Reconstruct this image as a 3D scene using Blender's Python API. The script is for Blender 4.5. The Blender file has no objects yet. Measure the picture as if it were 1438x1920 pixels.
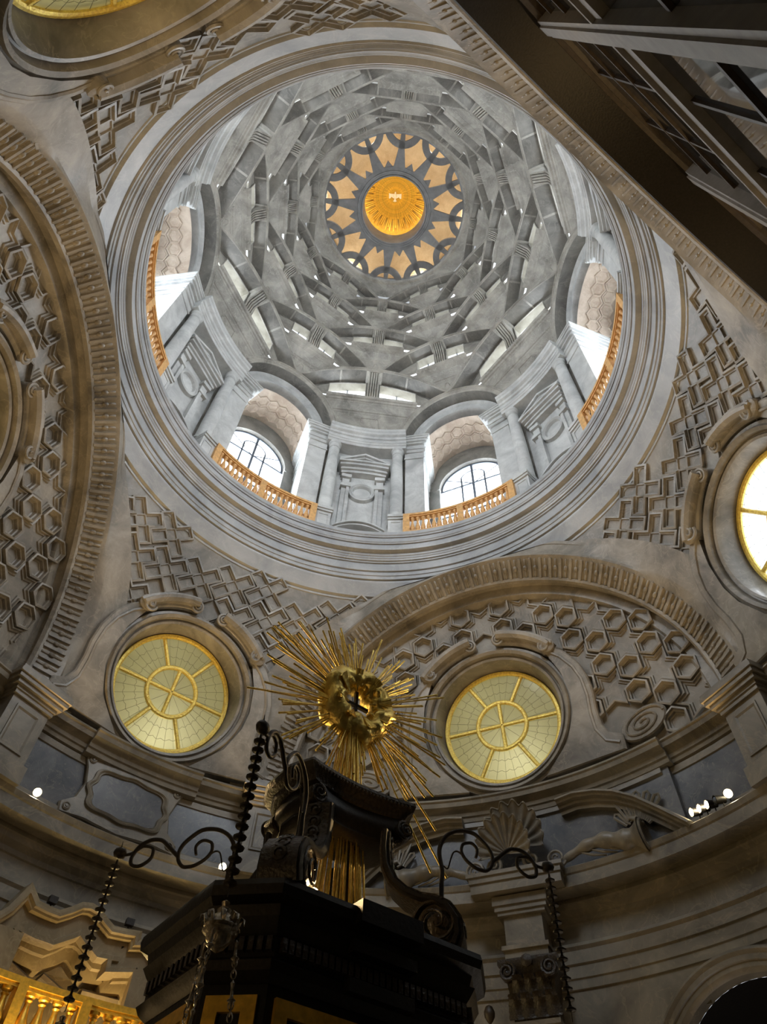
import bpy, math, random
from mathutils import Vector, Matrix
rnd = random.Random(7)
R = math.radians; cos = math.cos; sin = math.sin; PI = math.pi
scn = bpy.context.scene
COL = scn.collection

# ---------------------------------------------------------------- camera
TILT, ROLL, FPX = 0.6165, 0.0549, 1312.76
fw = Vector((0, sin(TILT), cos(TILT))); up0 = Vector((0, -cos(TILT), sin(TILT))); rt0 = fw.cross(up0)
rt = cos(ROLL)*rt0 + sin(ROLL)*up0; up = -sin(ROLL)*rt0 + cos(ROLL)*up0
cd = bpy.data.cameras.new('camera'); cam = bpy.data.objects.new('camera', cd); COL.objects.link(cam)
cam.matrix_world = Matrix(((rt.x, up.x, -fw.x, 0.283), (rt.y, up.y, -fw.y, -7.342), (rt.z, up.z, -fw.z, 1.6), (0, 0, 0, 1)))
cd.sensor_fit = 'HORIZONTAL'; cd.sensor_width = 36; cd.lens = 36*FPX/1438
cd.clip_start = 0.02; cd.clip_end = 200
scn.camera = cam
# ---------------------------------------------------------------- sky, daylight, exposure
w = bpy.data.worlds.new('overcast_sky'); scn.world = w; w.use_nodes = True
bg = w.node_tree.nodes['Background']; bg.inputs[0].default_value = (0.88, 0.94, 1.0, 1); bg.inputs[1].default_value = 1.15
scn.view_settings.view_transform = 'Standard'; scn.view_settings.look = 'None'
scn.view_settings.gamma = 1; scn.view_settings.use_curve_mapping = False
scn.view_settings.exposure = 0.85
cy = scn.cycles; cy.max_bounces = 7; cy.diffuse_bounces = 5; cy.glossy_bounces = 3; cy.transparent_max_bounces = 8
cy.transmission_bounces = 4; cy.caustics_reflective = False; cy.caustics_refractive = False

def lamp(kind, name, loc, energy, color, size=0.1, target=None, size_y=None, spot=None):
    l = bpy.data.lights.new(name, kind); l.energy = energy; l.color = color
    if kind == 'AREA':
        l.shape = 'RECTANGLE'; l.size = size; l.size_y = size_y or size
    else:
        l.shadow_soft_size = size
    if spot: l.spot_size = spot; l.spot_blend = 0.6
    o = bpy.data.objects.new(name, l); COL.objects.link(o); o.location = loc
    if target is not None:
        o.rotation_euler = (Vector(target)-Vector(loc)).to_track_quat('-Z', 'Y').to_euler()
    return o

def pol(az, r, z):
    a = R(az); return (r*cos(a), r*sin(a), z)
def loc3(az, x, s, z):
    a = R(az); return (x*cos(a)-s*sin(a), x*sin(a)+s*cos(a), z)
DAY = (0.90, 0.95, 1.0); WARM = (1.0, 0.66, 0.29)
E_DRUM, E_VAULT, E_WARM, E_LANT, E_ALTAR = 2300, 80, 220, 120, 7
for k in range(6):      # daylight in the six drum windows
    lamp('AREA', 'drum_daylight', pol(4.5+60*k, 12.5, 26.5), E_DRUM, DAY, 4.0, pol(4.5+60*k, 0, 22.0), 5.0)
for az, e in ((137.9, 1), (32.9, 1.0), (109, .8), (-25, 1.3), (205, .9), (255, .7)):  # floodlights on the main cornice; the last three are unseen, added as warm fill
    p = pol(az, 8.2, 9.85)
    lamp('SPOT', 'flood_light', p, E_WARM*e, WARM, 0.08, pol(az, 1.0, 17.5), spot=R(118))
for az, e in ((36.5, 420), (137.9, 260)):     # the spotlights trained on the sunburst
    lamp('SPOT', 'sunburst_spotlight', pol(az, 8.25, 9.85), e, WARM, 0.06, (0, 0, 7.2), spot=R(24))
for az in (40, 100, 160, 230):   # warm fill lights added below the view
    lamp('POINT', 'lower_fill_light', pol(az, 7.6, 2.2), 38, WARM, 0.25)

# ---------------------------------------------------------------- materials
def nt(name):
    m = bpy.data.materials.new(name); m.use_nodes = True
    return m, m.node_tree, m.node_tree.nodes['Principled BSDF']
def stone(name, c1, c2, vein=None, scale=1.2, rough=0.45, bump=0.15, vein_w=0.02, spec=0.4):
    m, t, b = nt(name); N = t.nodes; L = t.links
    g = N.new('ShaderNodeNewGeometry')
    n1 = N.new('ShaderNodeTexNoise'); n1.inputs['Scale'].default_value = scale; n1.inputs['Detail'].default_value = 7; n1.inputs['Roughness'].default_value = .62
    n1.inputs['Distortion'].default_value = .6
    L.new(g.outputs['Position'], n1.inputs['Vector'])
    cr = N.new('ShaderNodeValToRGB'); cr.color_ramp.elements[0].position = .32; cr.color_ramp.elements[1].position = .68
    cr.color_ramp.elements[0].color = (*c1, 1); cr.color_ramp.elements[1].color = (*c2, 1)
    L.new(n1.outputs['Fac'], cr.inputs['Fac']); out = cr.outputs['Color']
    if vein:
        n2 = N.new('ShaderNodeTexNoise'); n2.inputs['Scale'].default_value = scale*1.7; n2.inputs['Detail'].default_value = 5; n2.inputs['Distortion'].default_value = 1.5
        L.new(g.outputs['Position'], n2.inputs['Vector'])
        s = N.new('ShaderNodeMath'); s.operation = 'SUBTRACT'; s.inputs[1].default_value = .5; L.new(n2.outputs['Fac'], s.inputs[0])
        a = N.new('ShaderNodeMath'); a.operation = 'ABSOLUTE'; L.new(s.outputs[0], a.inputs[0])
        mr = N.new('ShaderNodeMapRange'); mr.inputs['From Min'].default_value = 0; mr.inputs['From Max'].default_value = vein_w
        mr.inputs['To Min'].default_value = .28; mr.inputs['To Max'].default_value = 0; L.new(a.outputs[0], mr.inputs['Value'])
        mx = N.new('ShaderNodeMixRGB'); mx.inputs['Color2'].default_value = (*vein, 1)
        L.new(mr.outputs[0], mx.inputs['Fac']); L.new(out, mx.inputs['Color1']); out = mx.outputs['Color']
    L.new(out, b.inputs['Base Color'])
    b.inputs['Roughness'].default_value = rough; b.inputs['Specular IOR Level'].default_value = spec
    n3 = N.new('ShaderNodeTexNoise'); n3.inputs['Scale'].default_value = 14; n3.inputs['Detail'].default_value = 4; L.new(g.outputs['Position'], n3.inputs['Vector'])
    bp = N.new('ShaderNodeBump'); bp.inputs['Strength'].default_value = bump; bp.inputs['Distance'].default_value = .02
    L.new(n3.outputs['Fac'], bp.inputs['Height']); L.new(bp.outputs['Normal'], b.inputs['Normal'])
    return m
def plain(name, c, rough=.5, metal=0, bump=0, bscale=30, spec=.5, vary=0.0):
    m, t, b = nt(name); N = t.nodes; L = t.links
    b.inputs['Base Color'].default_value = (*c, 1); b.inputs['Roughness'].default_value = rough; b.inputs['Metallic'].default_value = metal
    b.inputs['Specular IOR Level'].default_value = spec
    tc = N.new('ShaderNodeTexCoord'); n = N.new('ShaderNodeTexNoise'); n.inputs['Scale'].default_value = bscale; n.inputs['Detail'].default_value = 4
    L.new(tc.outputs['Object'], n.inputs['Vector'])
    cr = N.new('ShaderNodeValToRGB')
    cr.color_ramp.elements[0].color = (*[v*(1-vary) for v in c], 1); cr.color_ramp.elements[1].color = (*[min(1, v*(1+vary)) for v in c], 1)
    cr.color_ramp.elements[0].position = .3; cr.color_ramp.elements[1].position = .7
    L.new(n.outputs['Fac'], cr.inputs['Fac']); L.new(cr.outputs['Color'], b.inputs['Base Color'])
    if bump:
        bp = N.new('ShaderNodeBump'); bp.inputs['Strength'].default_value = bump; bp.inputs['Distance'].default_value = .02
        L.new(n.outputs['Fac'], bp.inputs['Height']); L.new(bp.outputs['Normal'], b.inputs['Normal'])
    return m
def glow(name, c, s):
    m, t, b = nt(name); b.inputs['Base Color'].default_value = (*c, 1)
    b.inputs['Emission Color'].default_value = (*c, 1); b.inputs['Emission Strength'].default_value = s
    return m
def pane_mat(name, c, trans, rough=.1):
    m = bpy.data.materials.new(name); m.use_nodes = True; t = m.node_tree; N = t.nodes; L = t.links
    N.remove(N['Principled BSDF']); o = N['Material Output']
    a = N.new('ShaderNodeBsdfTransparent'); a.inputs[0].default_value = (*c, 1)
    d = N.new('ShaderNodeBsdfTranslucent'); d.inputs[0].default_value = (*c, 1)
    g = N.new('ShaderNodeBsdfGlossy'); g.inputs['Roughness'].default_value = rough
    x = N.new('ShaderNodeMixShader'); x.inputs[0].default_value = trans; L.new(d.outputs[0], x.inputs[1]); L.new(a.outputs[0], x.inputs[2])
    y = N.new('ShaderNodeMixShader'); y.inputs[0].default_value = .06; L.new(x.outputs[0], y.inputs[1]); L.new(g.outputs[0], y.inputs[2])
    L.new(y.outputs[0], o.inputs[0])
    return m
M_UP = stone('vault_marble', (.17, .162, .145), (.45, .43, .385), (.62, .60, .53), 1.0, .45, .25)
M_DRUM = stone('drum_marble', (.36, .37, .37), (.62, .63, .62), (.30, .30, .31), 1.1, .45, .15)
M_RING = stone('ring_marble', (.25, .265, .28), (.42, .43, .44), (.52, .51, .48), .8, .4, .12)
M_PEND = stone('pendentive_marble', (.12, .115, .105), (.36, .335, .295), (.48, .44, .37), .9, .4, .15)
M_ARCH = stone('arch_marble', (.115, .105, .09), (.35, .318, .268), (.46, .41, .33), .9, .42, .15)
M_LOW = stone('lower_marble', (.10, .09, .072), (.27, .24, .19), (.36, .30, .21), .8, .38, .12)
M_SLATE = stone('slate_panel_marble', (.055, .06, .07), (.15, .15, .155), (.36, .32, .25), 1.3, .3, .08, .012)
M_BROWN = stone('brown_veined_marble', (.10, .075, .045), (.22, .17, .11), (.50, .40, .26), 1.2, .35, .08, .015)
M_TAN = stone('tan_plaster', (.36, .28, .215), (.55, .47, .385), (.62, .56, .48), 1.6, .7, .25)
M_CREAM = stone('cream_plaster', (.27, .25, .20), (.38, .36, .30), None, 2, .7, .1)
M_LANT = stone('lantern_plaster', (.52, .38, .22), (.70, .56, .37), (.8, .7, .52), 1.3, .7, .1)
M_DARKST = stone('star_dark_stone', (.13, .132, .135), (.22, .22, .22), None, 2, .5, .1)
M_SOFFIT = stone('shade_darkened_marble', (.10, .096, .088), (.26, .25, .225), (.36, .34, .30), .9, .5, .15)  # marble darkened so the soffits' shade is in its colour
M_GOLD = plain('gilding', (.95, .66, .19), .34, 1, .5, 18, vary=.2)
M_HOOD = stone('lamplit_brown_marble', (.15, .11, .055), (.40, .31, .18), (.5, .41, .26), 1.0, .4, .12)  # brown marble with the lamps' golden light mixed into its colour
M_GOLDP = plain('gold_paint', (.75, .44, .05), .38, .55, .25, 14, vary=.2)
M_GOLDW = plain('gold_window_bar', (.95, .64, .14), .38, .35, .8, 22, vary=.25)
M_SUN = plain('gilded_plaster', (.92, .56, .10), .5, .2, .2, 8, vary=.2)
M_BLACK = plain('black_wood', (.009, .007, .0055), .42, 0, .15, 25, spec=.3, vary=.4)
M_CARVE = plain('carved_dark_wood', (.032, .024, .016), .30, 0, .6, 30, spec=.4, vary=.5)
M_IRON = plain('wrought_iron', (.02, .016, .013), .5, .3, .2, 40, vary=.3)
M_SILVER = plain('tarnished_silver', (.30, .27, .22), .35, .9, .6, 25, vary=.5)
M_ORANGE = plain('orange_wood', (.60, .34, .125), .5, 0, .2, 10, vary=.2)
M_FRAME = plain('window_metal', (.10, .12, .15), .5, .2)
M_WOOD = plain('brown_screen_wood', (.035, .024, .015), .45, 0, .15, 12, vary=.35)
M_GREYW = plain('grey_painted_wood', (.20, .19, .18), .5, 0, .1, 6, vary=.15)
M_LEAD = plain('lead_came', (.16, .16, .12), .5, .3)
M_WHITE = plain('white_plaster', (.85, .82, .76), .6)
M_PANE = pane_mat('olive_glass', (.86, .85, .72), .55)
M_PANEW = pane_mat('clear_glass', (.95, .96, .97), .75)
M_MIRROR = plain('dark_reflecting_glass', (.012, .014, .016), .03, 0, spec=.8)
M_BULB = glow('lit_bulb', (1, .86, .55), 40)
M_FLOOR = stone('floor_marble', (.10, .10, .10), (.26, .25, .24), (.4, .4, .4), 1, .3, .05)
M_WELL = plain('well_plaster', (.60, .58, .46), .8, 0, .1, 3, vary=.12)

# ---------------------------------------------------------------- mesh helpers
class MB:
    def __init__(s): s.v = []; s.f = []
    def add(s, vs, fs):
        n = len(s.v); s.v += [tuple(p) for p in vs]; s.f += [tuple(i+n for i in f) for f in fs]
    def loft(s, rows, cu=False, cv=False, cap=False):
        m = len(rows[0]); n = len(rows); fs = []
        for i in range(n if cv else n-1):
            for j in range(m if cu else m-1):
                a = i*m+j; b = i*m+(j+1) % m; c = ((i+1) % n)*m+(j+1) % m; d = ((i+1) % n)*m+j
                fs.append((a, b, c, d))
        if cap: fs.append(tuple(range(m-1, -1, -1))); fs.append(tuple((n-1)*m+j for j in range(m)))
        s.add([p for r in rows for p in r], fs); return s
    def revolve(s, prof, a0=0, a1=360, n=120):
        full = abs(a1-a0-360) < 1e-6
        s.loft([[pol(a0+(a1-a0)*i/n, r, z) for r, z in prof] for i in range(n if full else n+1)], cv=full); return s
    def box(s, f, x0, x1, y0, y1, z0, z1):
        s.add([f(x, y, z) for x in (x0, x1) for y in (y0, y1) for z in (z0, z1)],
              [(0, 1, 3, 2), (4, 6, 7, 5), (0, 4, 5, 1), (2, 3, 7, 6), (0, 2, 6, 4), (1, 5, 7, 3)]); return s
    def nest(s, f, rings, fill=True, base=False):
        """rings: list of (polygon, height) lofted into one another"""
        rows = [[f(u, v, h) for u, v in poly] for poly, h in rings]
        n0 = len(s.v); s.loft(rows, cu=True); m = len(rows[0])
        if fill: s.f.append(tuple(n0+(len(rows)-1)*m+j for j in range(m)))
        if base: s.f.append(tuple(n0+j for j in range(m-1, -1, -1)))
        return s
    def prism(s, f, poly, h0, h1): return s.nest(f, [(poly, h0), (poly, h1)], True, True)
    def curve(s, pts, r0, r1, n=8, sub=5):
        P = [Vector(p) for p in pts]; o = []
        for i in range(len(P)-1):
            a, b, c, d = P[max(0, i-1)], P[i], P[i+1], P[min(len(P)-1, i+2)]
            for j in range(sub):
                t = j/sub; o.append(.5*((2*b)+(c-a)*t+(2*a-5*b+4*c-d)*t*t+(3*b-a-3*c+d)*t**3))
        o.append(P[-1]); m = len(o); return s.tube(o, [r0+(r1-r0)*i/m for i in range(m)], n)
    def tube(s, pts, rad, n=8, cap=True, flat=1.0):
        pts = [Vector(p) for p in pts]; rows = []; ref = None
        for i, p in enumerate(pts):
            d = (pts[min(i+1, len(pts)-1)]-pts[max(i-1, 0)]).normalized()
            if ref is None: ref = d.orthogonal().normalized()
            ref = (ref-d*ref.dot(d)).normalized(); b = d.cross(ref)
            r = rad[i] if isinstance(rad, (list, tuple)) else rad
            rows.append([p+ref*r*cos(2*PI*j/n)+b*r*sin(2*PI*j/n)*flat for j in range(n)])
        s.loft(rows, cu=True, cap=cap); return s
    def lathe(s, prof, o=(0, 0, 0), n=12, ax=None):
        o = Vector(o)
        if ax is None: X, Y, Z = Vector((1, 0, 0)), Vector((0, 1, 0)), Vector((0, 0, 1))
        else:
            Z = Vector(ax).normalized(); X = Z.orthogonal().normalized(); Y = Z.cross(X)
        s.loft([[o+Z*h+X*r*cos(2*PI*j/n)+Y*r*sin(2*PI*j/n) for j in range(n)] for r, h in prof], cu=True, cap=True); return s
    def mesh(s, name, m, smooth=35):
        me = bpy.data.meshes.new(name); me.from_pydata(s.v, [], s.f); me.materials.append(m); me.update()
        if smooth:
            me.shade_smooth(); me.set_sharp_from_angle(angle=R(smooth))
        return me
    def build(s, name, m, parent=None, smooth=35, **kw):
        return ob(name, s.mesh(name, m, smooth), parent, **kw)
def ob(name, me, parent=None, loc=None, rot=None, **props):
    o = bpy.data.objects.new(name, me); COL.objects.link(o)
    if parent is not None: o.parent = parent
    if loc is not None: o.location = loc
    if rot is not None: o.rotation_euler = rot
    for k, v in props.items(): o[k] = v
    return o
def struct(name, mb, m, smooth=35): return mb.build(name, m, None, smooth, kind='structure')
def thing(name, label, cat, loc=(0, 0, 0), rz=0, group=None):
    o = ob(name, None, None, loc, (0, 0, R(rz))); o['label'] = label; o['category'] = cat
    if group: o['group'] = group
    return o
def rep6(o, az0, step=60, n=6):
    """copies of a part turned about the dome's axis"""
    o.rotation_euler = (0, 0, R(az0))
    for k in range(1, n):
        c = o.copy(); COL.objects.link(c); c.rotation_euler = (0, 0, R(az0+step*k))
IDF = lambda x, y, z: (x, y, z)
def azf(az): return lambda x, s, z: loc3(az, x, s, z)
def circ(r, n=48, a0=0, a1=360):
    return [(r*cos(R(a0+(a1-a0)*i/n)), r*sin(R(a0+(a1-a0)*i/n))) for i in range(n)]
def frame_at(o, nrm, up=(0, 0, 1)):
    """rigid frame: u to the right, v up, h along the normal"""
    n = Vector(nrm).normalized(); u = Vector(up).cross(n).normalized(); v = n.cross(u); o = Vector(o)
    return Matrix(((u.x, v.x, n.x, o.x), (u.y, v.y, n.y, o.y), (u.z, v.z, n.z, o.z), (0, 0, 0, 1)))
def mf(M): return lambda u, v, h: tuple(M @ Vector((u, v, h)))
def place(name, me, M, parent, scale=1.0):
    o = ob(name, me, parent); o.matrix_local = M @ Matrix.Scale(scale, 4); return o

# ================================================================= the setting
ARCHES = (64.5, 184.5, 304.5); ZC = 11.85
def r_pend(z): return 8.5-.25*(z-13.5)-.014*(z-13.5)**2
def r_lun(z): return 8.42-.176*(z-13.5)
def surf(rf, az, z):
    """point, inward normal and uphill direction on a surface of revolution"""
    d = (rf(z+.01)-rf(z-.01))/.02; a = R(az); c, s = cos(a), sin(a); k = 1/math.hypot(1, d)
    return pol(az, rf(z), z), Vector((-c*k, -s*k, d*k)), Vector((d*c*k, d*s*k, k))
def arch_rho(arch, az, r, z):
    s = r*sin(R(az-arch)); c = cos(R(az-arch))
    return math.hypot(s, max(0, z-ZC)) if c > 0 else 99
def grid_wall(rf, a0, a1, na, z0, z1, nz, keep):
    mb = MB(); vs = {}
    def vid(i, j):
        if (i, j) not in vs:
            vs[(i, j)] = len(mb.v); z = z0+(z1-z0)*j/nz; mb.v.append(pol(a0+(a1-a0)*i/na, rf(z), z))
        return vs[(i, j)]
    for i in range(na):
        for j in range(nz):
            az = a0+(a1-a0)*(i+.5)/na; z = z0+(z1-z0)*(j+.5)/nz
            if keep(az, rf(z), z): mb.f.append((vid(i, j), vid(i+1, j), vid(i+1, j+1), vid(i, j+1)))
    return mb
def win_dist(M, p):
    q = M.inverted() @ Vector(p); return math.hypot(q.x, q.y)
WINP = {az: frame_at(*surf(r_pend, az, 13.48)) for az in (4.5, 124.5, 244.5)}
WINL = {az: frame_at(*surf(r_lun, az, 13.5)) for az in (64.5, 184.5)}

struct('floor', MB().revolve([(0.001, 0), (9.2, 0)], n=48), M_FLOOR)
# --- ring cornice under the drum
trim = struct('trim_1', MB().revolve([(7.7, 17.25), (7.44, 17.27), (7.43, 17.33), (7.34, 17.36), (7.33, 17.44), (7.26, 17.47), (7.24, 17.54), (7.16, 17.56), (7.136, 17.62),
    (6.975, 17.98), (6.965, 18.0), (6.955, 18.05), (6.99, 18.055), (6.985, 18.085), (6.905, 18.085), (6.90, 18.18), (6.895, 18.215), (6.87, 18.22), (6.865, 18.36), (6.885, 18.37), (6.88, 18.395), (6.825, 18.40), (6.82, 18.70), (6.84, 18.715), (6.835, 18.74), (6.79, 18.745), (6.785, 18.79), (6.81, 18.80),
    (6.745, 18.81), (6.73, 18.86), (6.71, 18.88), (6.705, 18.95), (6.68, 18.97), (6.655, 19.06), (6.52, 19.08), (6.504, 19.14), (6.504, 19.29), (6.53, 19.295), (6.525, 19.32), (6.475, 19.325), (6.47, 19.37), (6.45, 19.39),
    (6.45, 19.57), (6.475, 19.575), (6.47, 19.60), (6.43, 19.605), (6.43, 19.67), (6.40, 19.70), (6.39, 19.78), (6.40, 19.85), (6.46, 19.88), (9.6, 19.9)], n=180), M_RING, 25)
# --- pendentives
for nm, az0 in (('wall_left', 124.5), ('wall_right', 4.5), ('wall_back', 244.5)):
    M = WINP[az0]
    wl = struct(nm, grid_wall(r_pend, az0-60, az0+60, 120, 11.45, 17.5, 40, lambda a, r, z: all(arch_rho(A, a, r, z) > 6.15 for A in ARCHES)
        and win_dist(M, pol(a, r, z)) > 1.75), M_PEND)
    U = .46; mb = MB()
    def plus(d):
        a, b = .5*U-d, 1.5*U-d
        return [(a, b), (-a, b), (-a, a), (-b, a), (-b, -a), (-a, -a), (-a, -b), (a, -b), (a, -a), (b, -a), (b, a), (a, a)]
    def sq(a): return [(a, a), (-a, a), (-a, -a), (a, -a)]
    mb.nest(IDF, [(plus(.012), -.03), (plus(.015), .10), (plus(.065), .11), (plus(.085), .05), (plus(.115), .045), (plus(.13), -.05)])
    me = mb.mesh('cross_coffer', M_PEND, 25)
    me2 = MB().nest(IDF, [(sq(.19), -.06), (sq(.175), .05), (sq(.14), .055), (sq(.125), .02)]).mesh('square_boss', M_PEND, 25)
    for i in range(-14, 15):
        for j in range(-14, 15):
            x, y = (2*i-j)*U*1.0, (i+2*j)*U*1.0
            x, y = (x-y)*.7071, (x+y)*.7071
            z = 14.6+y*.955; 
            if not 11.9 < z < 17.3: continue
            a = az0+math.degrees(x/r_pend(z))
            if abs(a-az0) > 58: continue
            p, n, t = surf(r_pend, a, z); F = frame_at(p, n, t)
            if any(arch_rho(A, a, r_pend(z), z) < 5.98 for A in ARCHES) or win_dist(M, p) < 2.35: continue
            if z < 13.0 and abs(a-az0) < 16: continue
            F2 = F @ Matrix.Rotation(R(45), 4, 'Z')
            place('cross_coffer', me, F2, wl)
            place('square_boss', me2, F2, wl)
# --- lunettes with hexagons and stars
RS = .60
def star12(k, d=0):
    o = []
    for i in range(12):
        rr = RS*k-d*1.7 if i % 2 == 0 else RS*k/math.sqrt(3)-d*1.05
        o.append((rr*cos(R(30*i)), rr*sin(R(30*i))))
    return o
def hexa(r, a0=30): return [(r*cos(R(a0+60*i)), r*sin(R(a0+60*i))) for i in range(6)]
HC = RS/math.sqrt(3)
ME_HEX = MB().nest(IDF, [(hexa(HC-.005), -.02), (hexa(HC-.01), .16), (hexa(HC-.06), .17), (hexa(HC-.075), .10), (hexa(HC-.115), .09), (hexa(HC-.13), .02), (hexa(HC-.17), .01), (hexa(HC-.185), -.06)]).mesh('hexagon_coffer', M_ARCH, 25)
ME_STAR = MB().nest(IDF, [(star12(1, .004), -.02), (star12(1, .01), .10), (star12(1, .05), .11), (star12(1, .065), .06), (star12(1, .11), .055), (star12(1, .125), .02)]).mesh('star_coffer', M_ARCH, 25)
def lun(az0, s, z, lift=0):
    """point, inward normal and uphill direction on a lunette, flatter than the cylinder"""
    x = 8.42-.176*(z-13.5)-.024*max(0, z-13.8)**2-.044*s*s; k_ = .176+.048*max(0, z-13.8); N = Vector((-1, -.088*s, -k_)).normalized(); T = Vector((-k_, 0, 1)).normalized()
    c, q = cos(R(az0)), sin(R(az0)); rot = lambda v: Vector((v[0]*c-v[1]*q, v[0]*q+v[1]*c, v[2]))
    return tuple(rot((x, s, z))+rot(N)*lift), rot(N), rot(T)
for nm, az0 in (('wall_far', 64.5), ('wall_side', 184.5)):
    M = WINL[az0]; mb = MB(); n1, n2 = 90, 50; g = {}
    for i in range(n1):
        for j in range(n2):
            sm, zm = -5.6+11.2*(i+.5)/n1, 11.45+5.9*(j+.5)/n2
            if math.hypot(sm, max(0, zm-ZC)) > 5.45 or win_dist(M, lun(az0, sm, zm)[0]) < 1.75: continue
            q = []
            for ii, jj in ((i, j), (i+1, j), (i+1, j+1), (i, j+1)):
                if (ii, jj) not in g: g[(ii, jj)] = len(mb.v); mb.v.append(lun(az0, -5.6+11.2*ii/n1, 11.45+5.9*jj/n2)[0])
                q.append(g[(ii, jj)])
            mb.f.append(tuple(q))
    wl = struct(nm, mb, M_ARCH)
    for i in range(-10, 11):
        for j in range(-8, 9):
            x0, y0 = (2*i+j)*RS, j*RS*math.sqrt(3)
            for me, dx, dy, rr in ((ME_STAR, 0, 0, .5), (ME_HEX, RS, RS/math.sqrt(3), .33), (ME_HEX, 0, 2*RS/math.sqrt(3), .33)):
                x, y = x0+dx, y0+dy; z = 14.35+y*.985
                if not 11.85 < z < 17.2 or abs(x) > 5.5: continue
                p, n, t = lun(az0, x, z)
                if math.hypot(x, z-ZC) > 5.15 or win_dist(M, p) < 2.1+rr*.7 or (z < 12.75 and abs(x) < 4.05): continue
                if z < 12.9 and abs(x) < 2.9: continue
                place(me.name, me, frame_at(p, n, t), wl)
# --- the three great arches
ARCH_PROF = [(6.35, 8.7), (6.35, 6.52), (6.33, 6.45), (6.22, 6.45), (6.20, 6.47), (5.82, 6.45), (5.80, 6.41), (5.72, 6.40), (5.69, 6.44), (5.66, 6.50), (5.33, 6.90), (5.30, 6.88), (5.24, 6.92), (5.23, 7.02),
             (5.36, 7.04), (5.36, 7.26), (5.24, 7.28), (5.08, 7.31), (5.06, 7.36), (5.06, 8.8)]
def arch_rows(f, prof, zc, zbot, n, zmax=99, clip=False):
    rows = []
    for k in range(-1, n+2):
        t = PI*min(max(k, 0), n)/n
        row = []
        for rho, x in prof:
            z = zc+rho*sin(t) if 0 <= k <= n else zbot
            if clip and rho > 5.75 and x < 7:
                s_ = rho*cos(t); xp = math.sqrt(max(1, r_pend(max(z, 11.6))**2-s_*s_))-.05
                if x > xp-.12: x = max(xp-.12, x-1.2) if rho > 6.2 else min(x, max(xp-.12, x-1.2))
            row.append(f(x, rho*cos(t), min(z, zmax)))
        rows.append(row)
    return rows
bl = MB().lathe([(.012, -.27), (.035, -.25), (.035, -.10), (.028, -.08), (.06, -.045), (.066, 0), (.06, .045), (.028, .08), (.035, .10), (.035, .25), (.012, .27)], n=6, ax=(1, 0, 0)).mesh('beaded_rib', M_ARCH, 50)
bl2 = MB().nest(IDF, [([(-.28, -.045), (.28, -.045), (.30, 0), (.28, .045), (-.28, .045), (-.30, 0)], -.01), ([(-.27, -.035), (.27, -.035), (.28, 0), (.27, .035), (-.27, .035), (-.28, 0)], .055)]).mesh('flat_rib', M_ARCH, 30)
for k, az in enumerate(ARCHES):
    f = azf(az)
    prof3 = ARCH_PROF[:9]+[(5.40, 6.74), (5.37, 6.72), (5.30, 6.76), (5.28, 6.80)]
    tr = struct('trim_%d' % (4+k), MB().loft(arch_rows(f, prof3 if k == 2 else ARCH_PROF, ZC, 11.40, 72, 17.6, True)), M_ARCH, 25)
    if k == 2: MB().loft(arch_rows(f, [(5.28, 6.80), (5.22, 6.82), (5.15, 7.60)], ZC, 0, 60)).build('shaded_reveal', M_BLACK, tr, 40)  # deep shadow under the near arch, painted as a black reveal
    NB = 58
    for i in range(NB*2):
        t = PI*(i+.5)/(NB*2)
        x1_, r1_ = (6.74, 5.40) if k == 2 else (6.90, 5.33); xm_, rm_ = (6.5+x1_)/2, (5.66+r1_)/2
        c = Vector(f(xm_, rm_*cos(t), ZC+rm_*sin(t)))
        d = Vector(f(x1_, r1_*cos(t), ZC+r1_*sin(t)))-Vector(f(6.50, 5.66*cos(t), ZC+5.66*sin(t)))
        tg = Vector(f(6.7, -sin(t), cos(t)))-Vector(f(6.7, 0, 0))
        n = d.cross(tg).normalized()
        if n.dot(Vector(f(-1, -cos(t), 0))-Vector(f(0, 0, 0))+Vector((0, 0, -sin(t)))) < 0: n = -n
        d.normalize(); v = n.cross(d)
        F = Matrix(((d.x, v.x, n.x, c.x), (d.y, v.y, n.y, c.y), (d.z, v.z, n.z, c.z), (0, 0, 0, 1)))
        place('beaded_rib' if i % 2 else 'flat_rib', bl if i % 2 else bl2, F, tr, .64 if k == 2 else 1.0)
# --- round windows
def sector(r0, r1, a0, a1, n=8):
    return [(r0*cos(R(a0+(a1-a0)*i/n)), r0*sin(R(a0+(a1-a0)*i/n))) for i in range(n+1)]+[(r1*cos(R(a1-(a1-a0)*i/n)), r1*sin(R(a1-(a1-a0)*i/n))) for i in range(n+1)]
def ringrows(f, prof, n=64, a0=0, a1=360):
    full = abs(a1-a0-360) < 1e-6
    return [[f(r*cos(R(a0+(a1-a0)*i/n)), r*sin(R(a0+(a1-a0)*i/n)), h) for r, h in prof] for i in range(n if full else n+1)]
def volute(f, cx, cy, r0, turns, h, a0=0, flip=1, rt_=.035, mb=None):
    pts = []; n = int(18*turns)
    for i in range(n+1):
        q = i/n; a = R(a0)+flip*2*PI*turns*q; r = r0*(1-q)**.8+.01
        pts.append(f(cx+r*cos(a), cy+r*sin(a), h+.05*q))
    mb.tube(pts, [rt_*(1-.5*i/n) for i in range(n+1)], 6); return mb
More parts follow.
